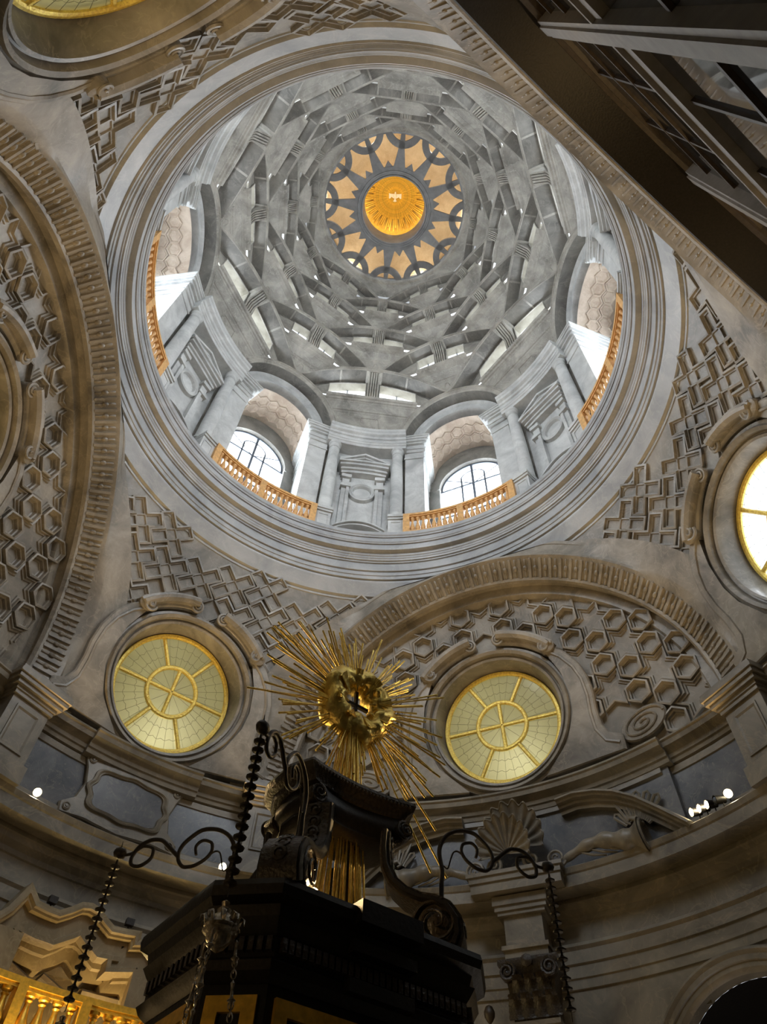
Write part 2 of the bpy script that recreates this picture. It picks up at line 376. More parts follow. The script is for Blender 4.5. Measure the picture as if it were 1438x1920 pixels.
def round_window(idx, M, pane, lit, mats, in_lunette):
    f = mf(M); H = -.28; azw = (124.5, 64.5, 4.5, 184.5, 244.5)[idx-1]
    def fs(u, v, h):     # rides on the curved wall
        if in_lunette: p, n, t = lun(azw, -u, 13.5+v*.985)
        else:
            z = 13.48+v*.965; p, n, t = surf(r_pend, azw-math.degrees(u/r_pend(z)), z)
        return tuple(Vector(p)+n*h)
    fx = lambda u, v, h: f(u, v, h) if h < -.2 else fs(u, v, h)
    root = MB()
    root.loft(ringrows(fx, [(1.50, H-.06), (1.585, H), (1.63, -.08), (1.65, .05), (1.70, .17), (1.76, .19), (1.78, .12), (1.82, .13), (1.85, .27), (1.93, .31), (1.97, .22), (2.04, .20), (2.07, .08), (2.09, -.1)], 72), cv=True)
    root.loft(ringrows(fs, [(2.05, .04), (2.28, .05), (2.32, -.15)], 40, 200, 340))
    W = struct('window_%d' % idx, root, mats, 25)
    g = MB()
    g.loft(ringrows(f, [(1.46, H), (1.46, H+.07), (1.50, H+.10), (1.56, H+.10), (1.59, H+.05), (1.585, H)], 64), cv=True)
    g.build('gilded_rim', M_GOLDW, W, 25)
    g = MB().loft(ringrows(f, [(.60, H), (.60, H+.07), (.63, H+.09), (.68, H+.09), (.71, H+.07), (.71, H)], 40), cv=True)
    g.build('inner_ring', M_GOLDW, W, 25)
    def bar(a, r0, r1, wd=.05):
        c, s = cos(R(a)), sin(R(a)); b = MB()
        b.nest(lambda u, v, h: f(u*c-v*s, u*s+v*c, h), [([(r0, -wd), (r1, -wd), (r1, wd), (r0, wd)], H), ([(r0, -wd), (r1, -wd), (r1, wd), (r0, wd)], H+.05), ([(r0, -wd*.5), (r1, -wd*.5), (r1, wd*.5), (r0, wd*.5)], H+.08)])
        b.build('glazing_bar', M_GOLDW, W, 25)
    for a in range(0, 360, 60): bar(a, .70, 1.48)
    for a in range(0, 360, 90): bar(a, 0.02, .62)
    for a in range(0, 360, 60):
        MB().prism(f, sector(.66, 1.50, a, a+60), H+.02, H+.035).build('pane', pane, W, 0)
    for a in range(0, 360, 90):
        MB().prism(f, [(0, 0)]+[(.64*cos(R(a+90*i/8)), .64*sin(R(a+90*i/8))) for i in range(9)], H+.02, H+.035).build('pane', pane, W, 0)
    c = MB()
    for i in range(36):
        a = R(10*i+5); c.tube([f(.68*cos(a), .68*sin(a), H+.04), f(1.48*cos(a), 1.48*sin(a), H+.04)], .004, 4)
    for rr, am in ((.92, .045), (1.2, .05)):
        c.tube([f((rr+am*abs(sin(R(18*q*1.875))))*cos(R(q*1.875)), (rr+am*abs(sin(R(18*q*1.875))))*sin(R(q*1.875)), H+.04) for q in range(193)], .004, 4)
    for i in range(12):
        a = R(30*i+15); c.tube([f(.05*cos(a), .05*sin(a), H+.045), f(.62*cos(a), .62*sin(a), H+.04)], .004, 4)
    c.build('lead_lattice', M_LEAD, W, 0)
    # broken hood mouldings with scrolled ends
    for a0, a1, sg in ((40, 80, 1), (100, 142, -1)):
        h = MB().loft(ringrows(fs, [(2.10, -.1), (2.10, .20), (2.16, .28), (2.22, .28), (2.25, .42), (2.34, .48), (2.42, .48), (2.44, .40), (2.50, .38), (2.52, -.1)], 16, a0, a1), cap=True)
        h.build('hood_moulding', mats, W, 25)
        ac = R(a1-1 if sg > 0 else a0+1); cx, cy = 2.25*cos(ac), 2.25*sin(ac)
        s = MB(); volute(fs, cx, cy, .17, 1.9, .30, 90 if sg > 0 else 90, sg, .045, s)
        s.lathe([(.17, 0), (.17, .22), (.12, .29)], fs(cx, cy, .03), 14, M.to_3x3() @ Vector((0, 0, 1)))
        s.build('hood_scroll', mats, W, 40)
    # side consoles running down from the hood
    for sg in (1, -1):
        poly = [(1.60, 1.55), (1.86, 1.52), (2.12, 1.28), (2.40, .85), (2.56, .35), (2.60, -.15), (2.56, -.6), (2.58, -1.0), (2.72, -1.28), (3.0, -1.42), (3.0, -1.8), (1.0, -1.85), (1.72, -1.15), (2.0, -.5), (2.06, 0), (1.95, .7)]
        poly = [(u*sg, v) for u, v in poly]
        b = MB().nest(fs, [(poly, -.3), (poly, .25), ([(u*.985, v*.985) for u, v in poly], .28)]); b.build('side_console', mats, W, 30)
        e = MB(); off = [(u*sg, v) for u, v in ((1.74, 1.36), (2.0, 1.12), (2.26, .72), (2.40, .3), (2.44, -.2), (2.40, -.65), (2.42, -1.1), (2.6, -1.45), (2.9, -1.6))]
        e.tube([fs(u, v, .28) for u, v in off], .045, 6); e.build('console_bead', mats, W, 40)
        s = MB(); s.lathe([(.20, .05), (.21, .38), (.13, .41)], fs(1.68*sg, 1.52, 0), 14, M.to_3x3() @ Vector((0, 0, 1))); volute(fs, 1.68*sg, 1.52, .19, 1.6, .40, 0, sg, .04, s)
        s.build('hood_scroll', mats, W, 40)
        if in_lunette:   # flat oval spirals resting on the string cornice
            az_l = 64.5 if idx == 2 else 184.5
            g = mf(frame_at(*lun(az_l, -3.5*sg, 12.2)))
            pts = [(.60*cos(R(q)), .36*sin(R(q))+.12*sg*cos(R(q))) for q in range(0, 360, 15)]
            b = MB().nest(g, [(pts, -.2), (pts, .16), ([(u*.93, v*.92) for u, v in pts], .2)]); b.build('oval_scroll', mats, W, 30)
            sp = []
            for q in range(0, 900, 15):
                k = 1-q/980; sp.append(g(sg*.53*k*cos(R(q)), .30*k*sin(R(q))+.12*k*cos(R(q)), .205))
            MB().tube(sp, .032, 6).build('oval_scroll_line', mats, W, 40)
    if lit:
        wl = MB().loft(ringrows(f, [(1.50, H-.06), (1.62, H-.3), (1.62, -1.9), (.01, -1.9)], 40), cv=True)
        wl.build('light_well', M_WELL, W, 40)
        lamp('POINT', 'window_well_lamp', f(.25, -1.05, -1.2), 15, (1, .96, .80), .12)
        lamp('POINT', 'window_well_lamp', f(-.5, .8, -1.3), 3, (1, .95, .7), .15)
round_window(1, WINP[124.5], M_PANE, True, M_PEND, False)
round_window(2, WINL[64.5], M_PANE, True, M_ARCH, True)
round_window(3, WINP[4.5], M_PANEW, False, M_PEND, False)
round_window(4, WINL[184.5], M_PANE, True, M_ARCH, True)
round_window(5, WINP[244.5], M_PANE, True, M_PEND, False)
lamp('AREA', 'round_window_daylight', tuple(WINP[4.5] @ Vector((0, .2, -2.2))), 40, DAY, 3.2, tuple(WINP[4.5] @ Vector((0, 0, 1))))
# --- string cornice, attic, main entablature, lower wall
t2 = struct('trim_2', MB().revolve([(8.95, 11.02), (8.84, 11.04), (8.82, 11.12), (8.78, 11.14), (8.76, 11.22), (8.66, 11.30), (8.60, 11.32), (8.58, 11.42), (8.54, 11.45), (8.56, 11.50), (9.0, 11.52)], n=150), M_LOW, 25)
def bayed(prof, a0, a1, dr, n=24):
    rows = [[pol(a, r-dr, z) for r, z in prof] for a in [a0+(a1-a0)*i/n for i in range(n+1)]]
    e0 = [pol(a0, 9.05, z) for r, z in prof]; e1 = [pol(a1, 9.05, z) for r, z in prof]
    return MB().loft([e0]+rows+[e1])
P_ST = [(9.0, 11.0), (8.84, 11.02), (8.82, 11.12), (8.78, 11.14), (8.76, 11.22), (8.66, 11.30), (8.60, 11.32), (8.58, 11.42), (8.54, 11.45), (8.56, 11.51), (9.0, 11.53)]
bayed(P_ST, 39.2, 89.8, .14).build('cornice_break', M_LOW, t2, 25)
bayed(P_ST, 115.6, 133.9, .14).build('cornice_break', M_LOW, t2, 25)
bayed([(8.97, 9.45), (8.92, 11.02)], 40, 89, .14).build('attic_block', M_SLATE, t2, 25)
bayed([(8.95, 10.86), (8.86, 10.9), (8.86, 11.02)], 41, 88, .14).build('fascia', M_LOW, t2, 25)
wr = struct('wall_rotunda', MB().revolve([(8.94, 9.45), (8.92, 11.05)], n=120), M_SLATE, 30)
MB().revolve([(8.96, 9.44), (8.86, 9.46), (8.86, 9.74), (8.90, 9.78), (8.95, 9.79)], n=120).build('plinth', M_LOW, wr, 25)
MB().revolve([(8.95, 10.84), (8.89, 10.86), (8.88, 11.0), (8.95, 11.03)], n=120).build('fascia', M_LOW, wr, 25)
t3 = struct('trim_3', MB().revolve([(9.0, 9.5), (8.52, 9.48), (8.47, 9.44), (8.50, 9.34), (8.53, 9.31), (8.53, 9.08), (8.58, 9.06), (8.98, 9.07), (8.97, 8.98), (9.0, 8.95), (9.02, 8.86), (9.08, 8.80), (9.12, 8.76), (9.12, 8.66), (9.16, 8.64), (9.17, 8.58),
    (9.17, 8.27), (9.07, 8.25), (9.04, 8.18), (9.09, 8.12), (9.09, 7.89), (9.13, 7.87), (9.13, 7.65), (9.16, 7.63), (9.16, 7.47), (9.25, 7.45)], n=150), M_LOW, 25)
# lower wall with the round-headed opening at the right and the niche behind the golden balustrade
def low_keep(a, r, z):
    s = r*R(a-40.5)
    if math.hypot(s, max(0, z-5.25)) < 1.86 and z > 0: return False
    s = r*R(a-124.5)
    if abs(s) < 1.9 and 3 < z < 7.5-.25*abs(s)-.02: return False
    return True
wlow = struct('wall_lower', grid_wall(lambda z: 9.2, 0, 360, 240, 0, 7.48, 46, low_keep), M_LOW)
f = azf(40.5)
arc = MB().loft(arch_rows(f, [(2.2, 9.15), (2.2, 8.92), (2.14, 8.88), (2.08, 8.92), (2.0, 8.92), (1.98, 8.96), (1.9, 8.96), (1.86, 9.0), (1.83, 9.05), (1.83, 9.3)], 5.2, 0, 40)); arc.build('archivolt', M_LOW, wlow, 25)
arc = MB().loft(arch_rows(f, [(1.83, 9.3), (1.83, 11.3)], 5.2, 0, 30)); arc.build('passage_vault', M_BLACK, wlow, 30)  # vault and back coloured black to stand for the darkness inside
MB().prism(lambda u, v, h: f(11.3+h, u, v), [(1.85*cos(R(a)), 5.2+1.85*sin(R(a))) for a in range(0, 181, 10)]+[(-1.85, 0), (1.85, 0)], 0, .1).build('passage_back', M_BLACK, wlow, 30)
f = azf(124.5)
MB().loft([[f(x, s, z) for x, s in ((9.1, 2.5), (10.2, 2.5), (10.5, 0), (10.2, -2.5), (9.1, -2.5))] for z in (2.5, 7.6)]).build('niche_back', M_BROWN, wlow, 30)
MB().box(f, 9.1, 10.6, -2.5, 2.5, 7.5, 7.6).build('niche_ceiling', M_BROWN, wlow, 0)
def wall_sweep(path, prof, r0, n_sub=1):
    rows = []; P = [(a, z) for a, z in path]
    for i, (a, z) in enumerate(P):
        def dirv(i0, i1):
            ds = -(P[i1][0]-P[i0][0])*PI/180*r0; dz = P[i1][1]-P[i0][1]; L = math.hypot(ds, dz) or 1
            return ds/L, dz/L
        if 0 < i < len(P)-1:
            d1, d2 = dirv(i-1, i), dirv(i, i+1); nx, nz = -(d1[1]+d2[1]), d1[0]+d2[0]; L = math.hypot(nx, nz) or 1; nx, nz = nx/L, nz/L
            k = 1/max(.55, -d1[1]*nx+d1[0]*nz)
        else:
            d = dirv(max(i-1, 0), min(i+1, len(P)-1)); nx, nz, k = -d[1], d[0], 1
        rows.append([pol(a-math.degrees(nx*dd*k/r0), r0-out, z+nz*dd*k) for dd, out in prof])
    return rows
HOOD = [(137.5, 7.0), (135.8, 7.40), (134.6, 7.62), (133.2, 8.1), (131.6, 7.88), (130, 7.86), (128.6, 7.86), (127.4, 7.98), (126.2, 8.13), (125, 8.17), (123.8, 8.13), (122.6, 8.0), (121.4, 7.9), (119.6, 7.92), (117.9, 7.95), (117.8, 7.80), (116.0, 7.86), (114.6, 7.62), (113.6, 7.3), (112.2, 7.15), (111.2, 6.9), (110.8, 6.3), (110.8, 5.6)]
hd = MB().loft(wall_sweep(HOOD, [(.04, -.3), (.04, .30), (-.03, .34), (-.08, .34), (-.10, .28), (-.14, .27), (-.16, .16), (-.22, .15), (-.40, .15), (-.42, .2), (-.50, .2), (-.53, .14), (-.56, -.3)], 9.0))
hd.build('hood_moulding', M_HOOD, wlow, 25)
HOOD2 = [(a+(124.5-a)*.13, z-.55) for a, z in HOOD[1:-3]]
MB().loft(wall_sweep(HOOD2, [(.1, -.4), (.1, -.02), (.0, .06), (-.08, .04), (-.10, -.05), (-.2, -.08), (-.28, -.12), (-.30, -.4)], 9.05)).build('inner_hood_moulding', M_HOOD, wlow, 25)
for a in (133.6, 115.3):
    MB().box(azf(a), 8.75, 9.2, -.30, .30, 5.0, 7.35).build('niche_pier', M_HOOD, wlow, 0)
for pth in ([(131.5, 7.02), (127.4, 6.78)], [(127.0, 6.98), (122.6, 6.72)], [(122, 6.9), (117.5, 6.9)]):
    MB().loft(wall_sweep(pth, [(.08, -.3), (.08, .1), (.03, .16), (-.03, .12), (-.05, -.3)], 9.3), cap=True).build('niche_moulding', M_BROWN, wlow, 25)
# consoles carrying the great arches
for A in ARCHES:
    for sg in (1, -1):
        a = A+sg*39.6; f = azf(a)
        c = MB().box(f, 8.42, 9.1, -.46, .46, 9.78, 11.08); c.box(f, 8.34, 9.1, -.52, .52, 9.44, 9.82)
        for dz, x, wd in ((11.05, 8.36, .50), (11.14, 8.33, .53), (11.22, 8.26, .60), (11.32, 8.20, .66), (11.42, 8.16, .70), (11.50, 8.18, .68)):
            c.box(f, x, 9.1, -wd, wd, dz, dz+.09)
        c.build('arch_console', M_LOW, wr, 20)
        fr = lambda u, v, h: f(8.42-h, u, v)
        p = [(-.30, 9.98), (.30, 9.98), (.30, 10.9), (-.30, 10.9)]; q = [(-.26, 10.02), (.26, 10.02), (.26, 10.86), (-.26, 10.86)]; q2 = [(-.22, 10.06), (.22, 10.06), (.22, 10.82), (-.22, 10.82)]
        MB().nest(fr, [(p, -.01), (p, .03), (q, .03), (q2, .005)]).build('console_panel', M_LOW, wr, 20)
# ressaut, dado and capital pilaster on the far side
fz = azf(64.9)
tp = thing('corinthian_pilaster', 'stone pilaster with dark leafy carved capital under the projecting cornice, right of the black altar', 'pilaster', fz(8.6, 0, 0), 64.9)
for nm, bxs, m in (('cornice_block', [(8.18, .98, 9.1, 9.3), (8.14, 1.0, 9.3, 9.42), (8.1, 1.05, 9.42, 9.5)], M_LOW),
                   ('entablature_block', [(8.34, .58, 8.88, 9.06), (8.38, .55, 8.78, 8.88), (8.42, .50, 8.70, 8.78), (8.50, .40, 8.1, 8.70), (8.40, .48, 8.04, 8.12), (8.46, .44, 7.86, 8.04)], M_LOW),
                   ('shaft', [(8.62, .42, 0.2, 6.9), (8.56, .46, 6.78, 6.86)], M_LOW)):
    mb = MB()
    for x, wd, z0, z1 in bxs: mb.box(IDF, x-8.6, .55, -wd, wd, z0, z1)
    mb.build(nm, m, tp, 20)
cp = MB().loft([[(-h_, s*wd, z) for s in (-1, -.5, 0, .5, 1)] + [(.5, wd, z), (.5, -wd, z)] for h_, wd, z in ((-.02, .42, 6.88), (.02, .43, 7.2), (.06, .47, 7.5), (.16, .54, 7.7), (.2, .60, 7.78), (.2, .60, 7.88))], cu=True, cap=True); cp.build('capital_bell', M_CARVE, tp, 30)
lf = MB()
lf.loft([[(-.03-.05*v-.16*v**4+.05*abs(u-.5)*2*(1 if (i_ % 2) else .3), (u-.5)*.25*(1.1-.5*v*v+(.18 if i_ % 2 else 0)), v*.42-.22*max(0, v-.72)) for u in (0, .2, .4, .5, .6, .8, 1)] for i_, v in enumerate((0, .12, .24, .36, .48, .6, .7, .8, .88, .95, 1))])
lf = lf.mesh('acanthus_leaf', M_CARVE, 60)
for row, z0, n in ((0, 6.9, 4), (1, 7.2, 3)):
    for i in range(n):
        ob('acanthus_leaf', lf, tp, (-.0-.04*row, (i-(n-1)/2)*.24, z0))
for sg in (-1, 1):
    s = MB(); volute(lambda u, v, h: (-.12-h, u, v), sg*.42, 7.66, .16, 2, .06, 90, sg, .04, s); s.lathe([(.16, -.1), (.16, .05)], (-.12, sg*.42, 7.66), 12, (-1, 0, 0)); s.build('capital_volute', M_CARVE, tp, 40)
s = MB().lathe([(.02, 0), (.11, .03), (.12, .08), (.05, .12)], (-.16, 0, 7.8), 8, (-1, 0, 0)); s.build('capital_rosette', M_CARVE, tp, 40)
# ================================================================= drum
ZF, ZE, ZI = 19.9, 26.15, 27.3         # floor, underside of entablature, springing of the drum arches
OC = 2.5                                # outer radius of the drum arches
def xA(z): return 6.87-.105*(z-ZI)      # the arches' face leans in
wd = struct('wall_drum', MB().revolve([(9.6, ZF), (9.6, 20.0)], n=60), M_DRUM)
def arc_box(mb, t0, t1, r0, r1, z0, z1, n=6):
    rows = [[pol(t0+(t1-t0)*i/n, r, z) for r, z in ((r0, z0), (r0, z1), (r1, z1), (r1, z0))] for i in range(n+1)]
    mb.loft(rows, cu=True, cap=True); return mb
def part6(mb, name, m, az0=34.5, smooth=30): o = mb.build(name, m, wd, smooth); rep6(o, az0); return o
for sg in (1, -1):
    c = MB().lathe([(.30, 21.05), (.30, 21.12), (.26, 21.16), (.28, 21.22), (.245, 21.28), (.245, 22.5), (.235, 24), (.205, 25.72)], loc3(sg*10.3, 7.1, 0, 0), 20)
    part6(c, 'column_shaft', M_DRUM)
    c = MB().lathe([(.20, 25.72), (.225, 25.74), (.225, 25.78), (.205, 25.80), (.205, 26.0), (.25, 26.05), (.26, 26.15)], loc3(sg*10.3, 7.1, 0, 0), 20)
    part6(c, 'column_capital', M_DRUM)
    p = MB(); a0, a1 = sorted((sg*8.4, sg*12.9))
    arc_box(p, a0, a1, 6.62, 7.5, ZF, 20.9); arc_box(p, a0-.3, a1+.1, 6.57, 7.5, 20.82, 20.92); arc_box(p, a0-.45, a1+.15, 6.53, 7.5, 20.92, 21.05)
    for q0, q1, z0, z1 in ((a0+.7, a1-.7, 20.1, 20.14), (a0+.7, a1-.7, 20.66, 20.70)): arc_box(p, q0, q1, 6.60, 6.63, z0, z1)
    arc_box(p, a0+.6, a0+.9, 6.60, 6.63, 20.1, 20.7, 1); arc_box(p, a1-.9, a1-.6, 6.60, 6.63, 20.1, 20.7, 1)
    part6(p, 'column_pedestal', M_DRUM)
    a0, a1 = sorted((sg*14.2, sg*17.2))
    p = MB(); f0 = azf(sg*15.7); p.box(f0, 7.22, 9.2, -.37, .37, ZF, 25.75); p.box(f0, 7.18, 9.2, -.41, .41, 25.72, 25.80); p.box(f0, 7.20, 9.2, -.39, .39, 25.80, ZE)
    part6(p, 'pilaster', M_DRUM)
    p = MB(); a0, a1 = sorted((sg*8, sg*16)); arc_box(p, a0, a1, 7.5, 9.2, ZF, ZE); part6(p, 'recess_wall', M_UP)
    # entablature over the pilaster, returning into the opening
    e = MB()
    for x, wd_, z0, z1 in ((7.14, .44, 26.15, 26.35), (7.10, .47, 26.35, 26.42), (7.16, .42, 26.42, 26.70), (7.06, .50, 26.70, 26.80), (6.98, .58, 26.80, 26.92), (6.93, .63, 26.92, 27.05), (6.90, .66, 27.05, 27.14)):
        e.box(f0, x, 9.2, -wd_, wd_, z0, z1)
    part6(e, 'pilaster_entablature', M_DRUM, smooth=0)
# niche wall, tabernacle frame and its medallion
n_ = MB(); arc_box(n_, -8.6, 8.6, 7.42, 9.2, ZF, ZE, 12); part6(n_, 'niche_wall', M_DRUM)
fa = azf(0); fn = lambda u, v, h: loc3(-u/7.42*180/PI, 7.42-h, 0, v)
def panel(mb, u0, u1, v0, v1, h0, h1): mb.prism(fn, [(u0, v0), ((u0+u1)/2, v0), (u1, v0), (u1, v1), ((u0+u1)/2, v1), (u0, v1)], h0, h1); return mb
t = MB()
for sg in (1, -1):
    a, b = sorted((sg*.52, sg*.80)); panel(t, a, b, 20.2, 24.35, -.02, .12)
    a, b = sorted((sg*.50, sg*.62)); panel(t, a, b, 20.2, 23.6, 0, .20)
    a, b = sorted((sg*.46, sg*.86)); panel(t, a, b, 23.55, 23.70, 0, .24); panel(t, a, b, 24.2, 24.4, 0, .22)
part6(t, 'tabernacle_jamb', M_DRUM, smooth=20)
t = MB()
for v0, v1, u, h in ((24.38, 24.52, .90, .26), (24.52, 24.60, .95, .34), (24.60, 24.72, .92, .30), (24.72, 24.84, 1.0, .42), (24.84, 24.95, 1.06, .50)):
    pts0 = [(-u+2*u*i/10, v0+.16*(1-((i-5)/5)**2)) for i in range(11)]; pts1 = [(u-2*u*i/10, v1+.16*(1-((i-5)/5)**2)) for i in range(11)]
    t.prism(fn, pts0+pts1, -.02, h)
part6(t, 'tabernacle_cornice', M_DRUM, smooth=30)
t = MB()
for d, h in ((0, .34), (.10, .44), (.20, .30)):
    t.prism(fn, [(-1.04, 24.98+d*.2), (0, 25.62-.10+d), (1.04, 24.98+d*.2), (1.06, 25.08+d*.2), (0, 25.74-.10+d), (-1.06, 25.08+d*.2)], -.02, h)
t.prism(fn, [(-.8, 24.98), (.8, 24.98), (0, 25.5)], -.02, .14)
part6(t, 'tabernacle_pediment', M_DRUM, smooth=20)
t = MB().loft([[fn(r*cos(R(a)), 23.42+r*1.1*sin(R(a)), h) for r, h in ((.33, .02), (.37, .13), (.41, .10), (.46, .16), (.50, .14), (.51, 0))] for a in range(0, 360, 10)], cv=True)
part6(t, 'medallion_ring', M_DRUM, smooth=40)
t = MB().loft([[fn(r*cos(R(a)), 23.42+r*1.1*sin(R(a)), h) for r, h in ((.34, .03), (.25, -.0), (.0, .015))] for a in range(0, 360, 10)], cv=True)
part6(t, 'medallion_disc', M_DRUM, smooth=40)
t = MB()
for d, h in ((0, .34), (.09, .42), (.17, .30)):
    pts = [(.95*q, 20.62+d+.46*(1-q*q)) for q in [-1+i/8 for i in range(17)]]
    t.prism(fn, pts+[(u, v+.075) for u, v in reversed(pts)], -.02, h)
part6(t, 'segmental_sill', M_DRUM, smooth=30)
# projecting entablature over the two columns
EP = [(6.92, 26.15), (6.92, 26.32), (6.88, 26.34), (6.88, 26.45), (6.85, 26.47), (6.92, 26.50), (6.92, 26.78), (6.86, 26.80), (6.82, 26.88), (6.72, 26.93), (6.70, 27.06), (6.66, 27.09), (6.64, 27.2), (6.66, 27.26), (7.6, 27.3), (7.6, 26.15)]
e = MB().loft([[pol(a, r, z) for r, z in EP] for a in [-13.2+26.4*i/16 for i in range(17)]], cu=True, cap=True); part6(e, 'column_entablature', M_DRUM, smooth=20)
# drum arches over the openings
def lean_rows(prof, n=36):
    rows = []
    for k in range(n+1):
        t = PI*k/n
        rows.append([(xA(ZI+rho*sin(t))+dx, rho*cos(t), ZI+rho*sin(t)) for rho, dx in prof])
    return rows
a = MB().loft(lean_rows([(OC, .55), (OC, .0), (OC-.03, -.04), (OC-.08, -.04), (OC-.10, .0), (OC-.26, .0), (OC-.28, .03), (OC-.29, .06)])); part6(a, 'drum_arch', M_UP, 4.5, 25)
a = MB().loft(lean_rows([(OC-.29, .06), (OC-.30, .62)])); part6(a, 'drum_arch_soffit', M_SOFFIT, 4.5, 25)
a = MB().loft(lean_rows([(OC-.30, .56), (OC-.34, .50), (OC-.40, .54), (OC-.44, .60), (OC-.72, .60), (OC-.74, .55), (OC-.82, .55), (OC-.84, .62), (OC-.86, 1.25), (OC-.92, 1.26), (OC-.95, 2.4)])); part6(a, 'inner_arch', M_DRUM, 4.5, 25)
RB = OC-.90
b = MB().loft([[(x, RB*cos(PI*k/24), ZI-.35+RB*sin(PI*k/24)) for x in (7.4, 9.3)] for k in range(25)]); part6(b, 'barrel_vault', M_TAN, 4.5, 40)
hx = MB().nest(IDF, [(hexa(.30), -.03), (hexa(.29), .06), (hexa(.25), .07), (hexa(.20), .02), (hexa(.19), -.01), (hexa(.0001), .03)]).mesh('barrel_coffer', M_TAN, 25)
for op in range(6):
    A = 4.5+60*op; f = azf(A)
    for row, x in enumerate((8.02, 8.5)):
        for i in range(9):
            q = PI*(i+.75+.5*(row % 2))/10.2
            if q > PI*.94: continue
            p = f(x, RB*cos(q), ZI-.35+RB*sin(q)); n = Vector(f(0, -cos(q), -sin(q)))
            place('barrel_coffer', hx, frame_at(p, n, Vector(f(1, 0, 0))), wd)
# window wall at the back of each opening
WR, WZ = 1.42, 26.05
for op in range(6):
    A = 4.5+60*op; f = azf(A)
    wn = MB()
    ins = [(WR*cos(PI*k/20), WZ+WR*sin(PI*k/20)) for k in range(21)]; outs = [(2.3*cos(PI*k/20), WZ-.1+3.2*sin(PI*k/20)) for k in range(21)]
    wn.loft([[f(9.1, outs[k][0], outs[k][1]), f(9.0, outs[k][0]*.95, outs[k][1]), f(8.95, ins[k][0]*1.08, WZ+(ins[k][1]-WZ)*1.08), f(8.93, ins[k][0]*1.0, ins[k][1]), f(9.25, ins[k][0]*.97, WZ+(ins[k][1]-WZ)*.97)] for k in range(21)])
    for sg in (1, -1):
        wn.box(f, 8.95, 9.25, *sorted((sg*WR, sg*2.3)), ZF, WZ)
    wn.box(f, 8.95, 9.25, -2.3, 2.3, ZF, 20.6)
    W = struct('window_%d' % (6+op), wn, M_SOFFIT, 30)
    fr = MB()
    for s in (-.50, .50): fr.box(f, 9.12, 9.2, s-.035, s+.035, 20.6, WZ+.55)
    fr.box(f, 9.11, 9.21, -.05, .05, 20.6, WZ+WR)
    for z in (22.4, 24.2, WZ): fr.box(f, 9.12, 9.2, -WR, WR, z-.035, z+.035)
    fr.tube([f(9.16, .52*cos(R(a)), WZ+.52+.45*sin(R(a))) for a in range(0, 181, 15)], .035, 6)
    for a_ in (35, 145): fr.tube([f(9.16, 0, WZ), f(9.16, WR*cos(R(a_)), WZ+WR*sin(R(a_)))], .03, 6)
    fr.loft([[f(x, r*cos(PI*k/20), WZ+r*sin(PI*k/20)) for r, x in ((WR, 9.1), (WR-.09, 9.1), (WR-.09, 9.22))] for k in range(21)])
    fr.build('window_frame', M_FRAME, W, 0)
    for s0, s1 in ((-WR, -.5), (-.5, 0), (0, .5), (.5, WR)):
        top = [(s0+(s1-s0)*i/6) for i in range(7)]
        MB().prism(lambda u, v, h: f(9.15+h, u, v), [(s0, 20.6), (s1, 20.6)]+[(u, WZ+math.sqrt(max(0, WR*WR-u*u))) for u in reversed(top)], 0, .01).build('pane', M_PANEW, W, 0)

# ================================================================= vault of stacked segmental arches
AP = [6.62, 5.74, 5.22, 4.66, 4.20, 3.82, 3.46]        # distance of the crowns from the axis
ZK = [29.8, 31.2, 32.55, 33.5, 34.3, 35.05, 35.8]      # heights of the crowns
ceil = struct('ceiling', MB().revolve([(3.16, 36.1), (3.16, 36.16), (3.2, 36.2), (3.2, 36.45), (4.6, 36.5)], n=72), M_DARKST)
MB().revolve([(3.22, 36.1), (3.3, 36.02), (3.42, 36.0), (3.55, 35.8), (3.9, 35.6)], n=72).build('vault_collar', M_UP, ceil, 30)
def ext_curve(k, n=14):
    """outer edge of a layer's arch in its own frame, from the end at +s to the crown"""
    if k == 0:
        return [(xA(ZI+OC*sin(t)), OC*cos(t), ZI+OC*sin(t)) for t in [PI/2*i/n for i in range(n+1)]]
    h, z0, z1 = LAY[k]['h'], LAY[k]['z0'], LAY[k]['z1']
    return [(AP[k], h*(1-i/n), arc_z(k, h*(1-i/n))) for i in range(n+1)]
LAY = {}
for k in range(1, 7):
    Rk = AP[k]/cos(R(30)); LAY[k] = dict(R=Rk, h=Rk*sin(R(30)), z0=ZK[k-1], z1=ZK[k])
def arc_z(k, s, dz=0):
    h, z0, z1 = LAY[k]['h'], LAY[k]['z0'], LAY[k]['z1']; rise = z1-z0; rad = (h*h+rise*rise)/(2*rise)
    return z1-rad+math.sqrt(max(0, (rad-dz)**2-s*s))
def rotp(p, a):
    c, s = cos(R(a)), sin(R(a)); return (p[0]*c-p[1]*s, p[0]*s+p[1]*c, p[2])
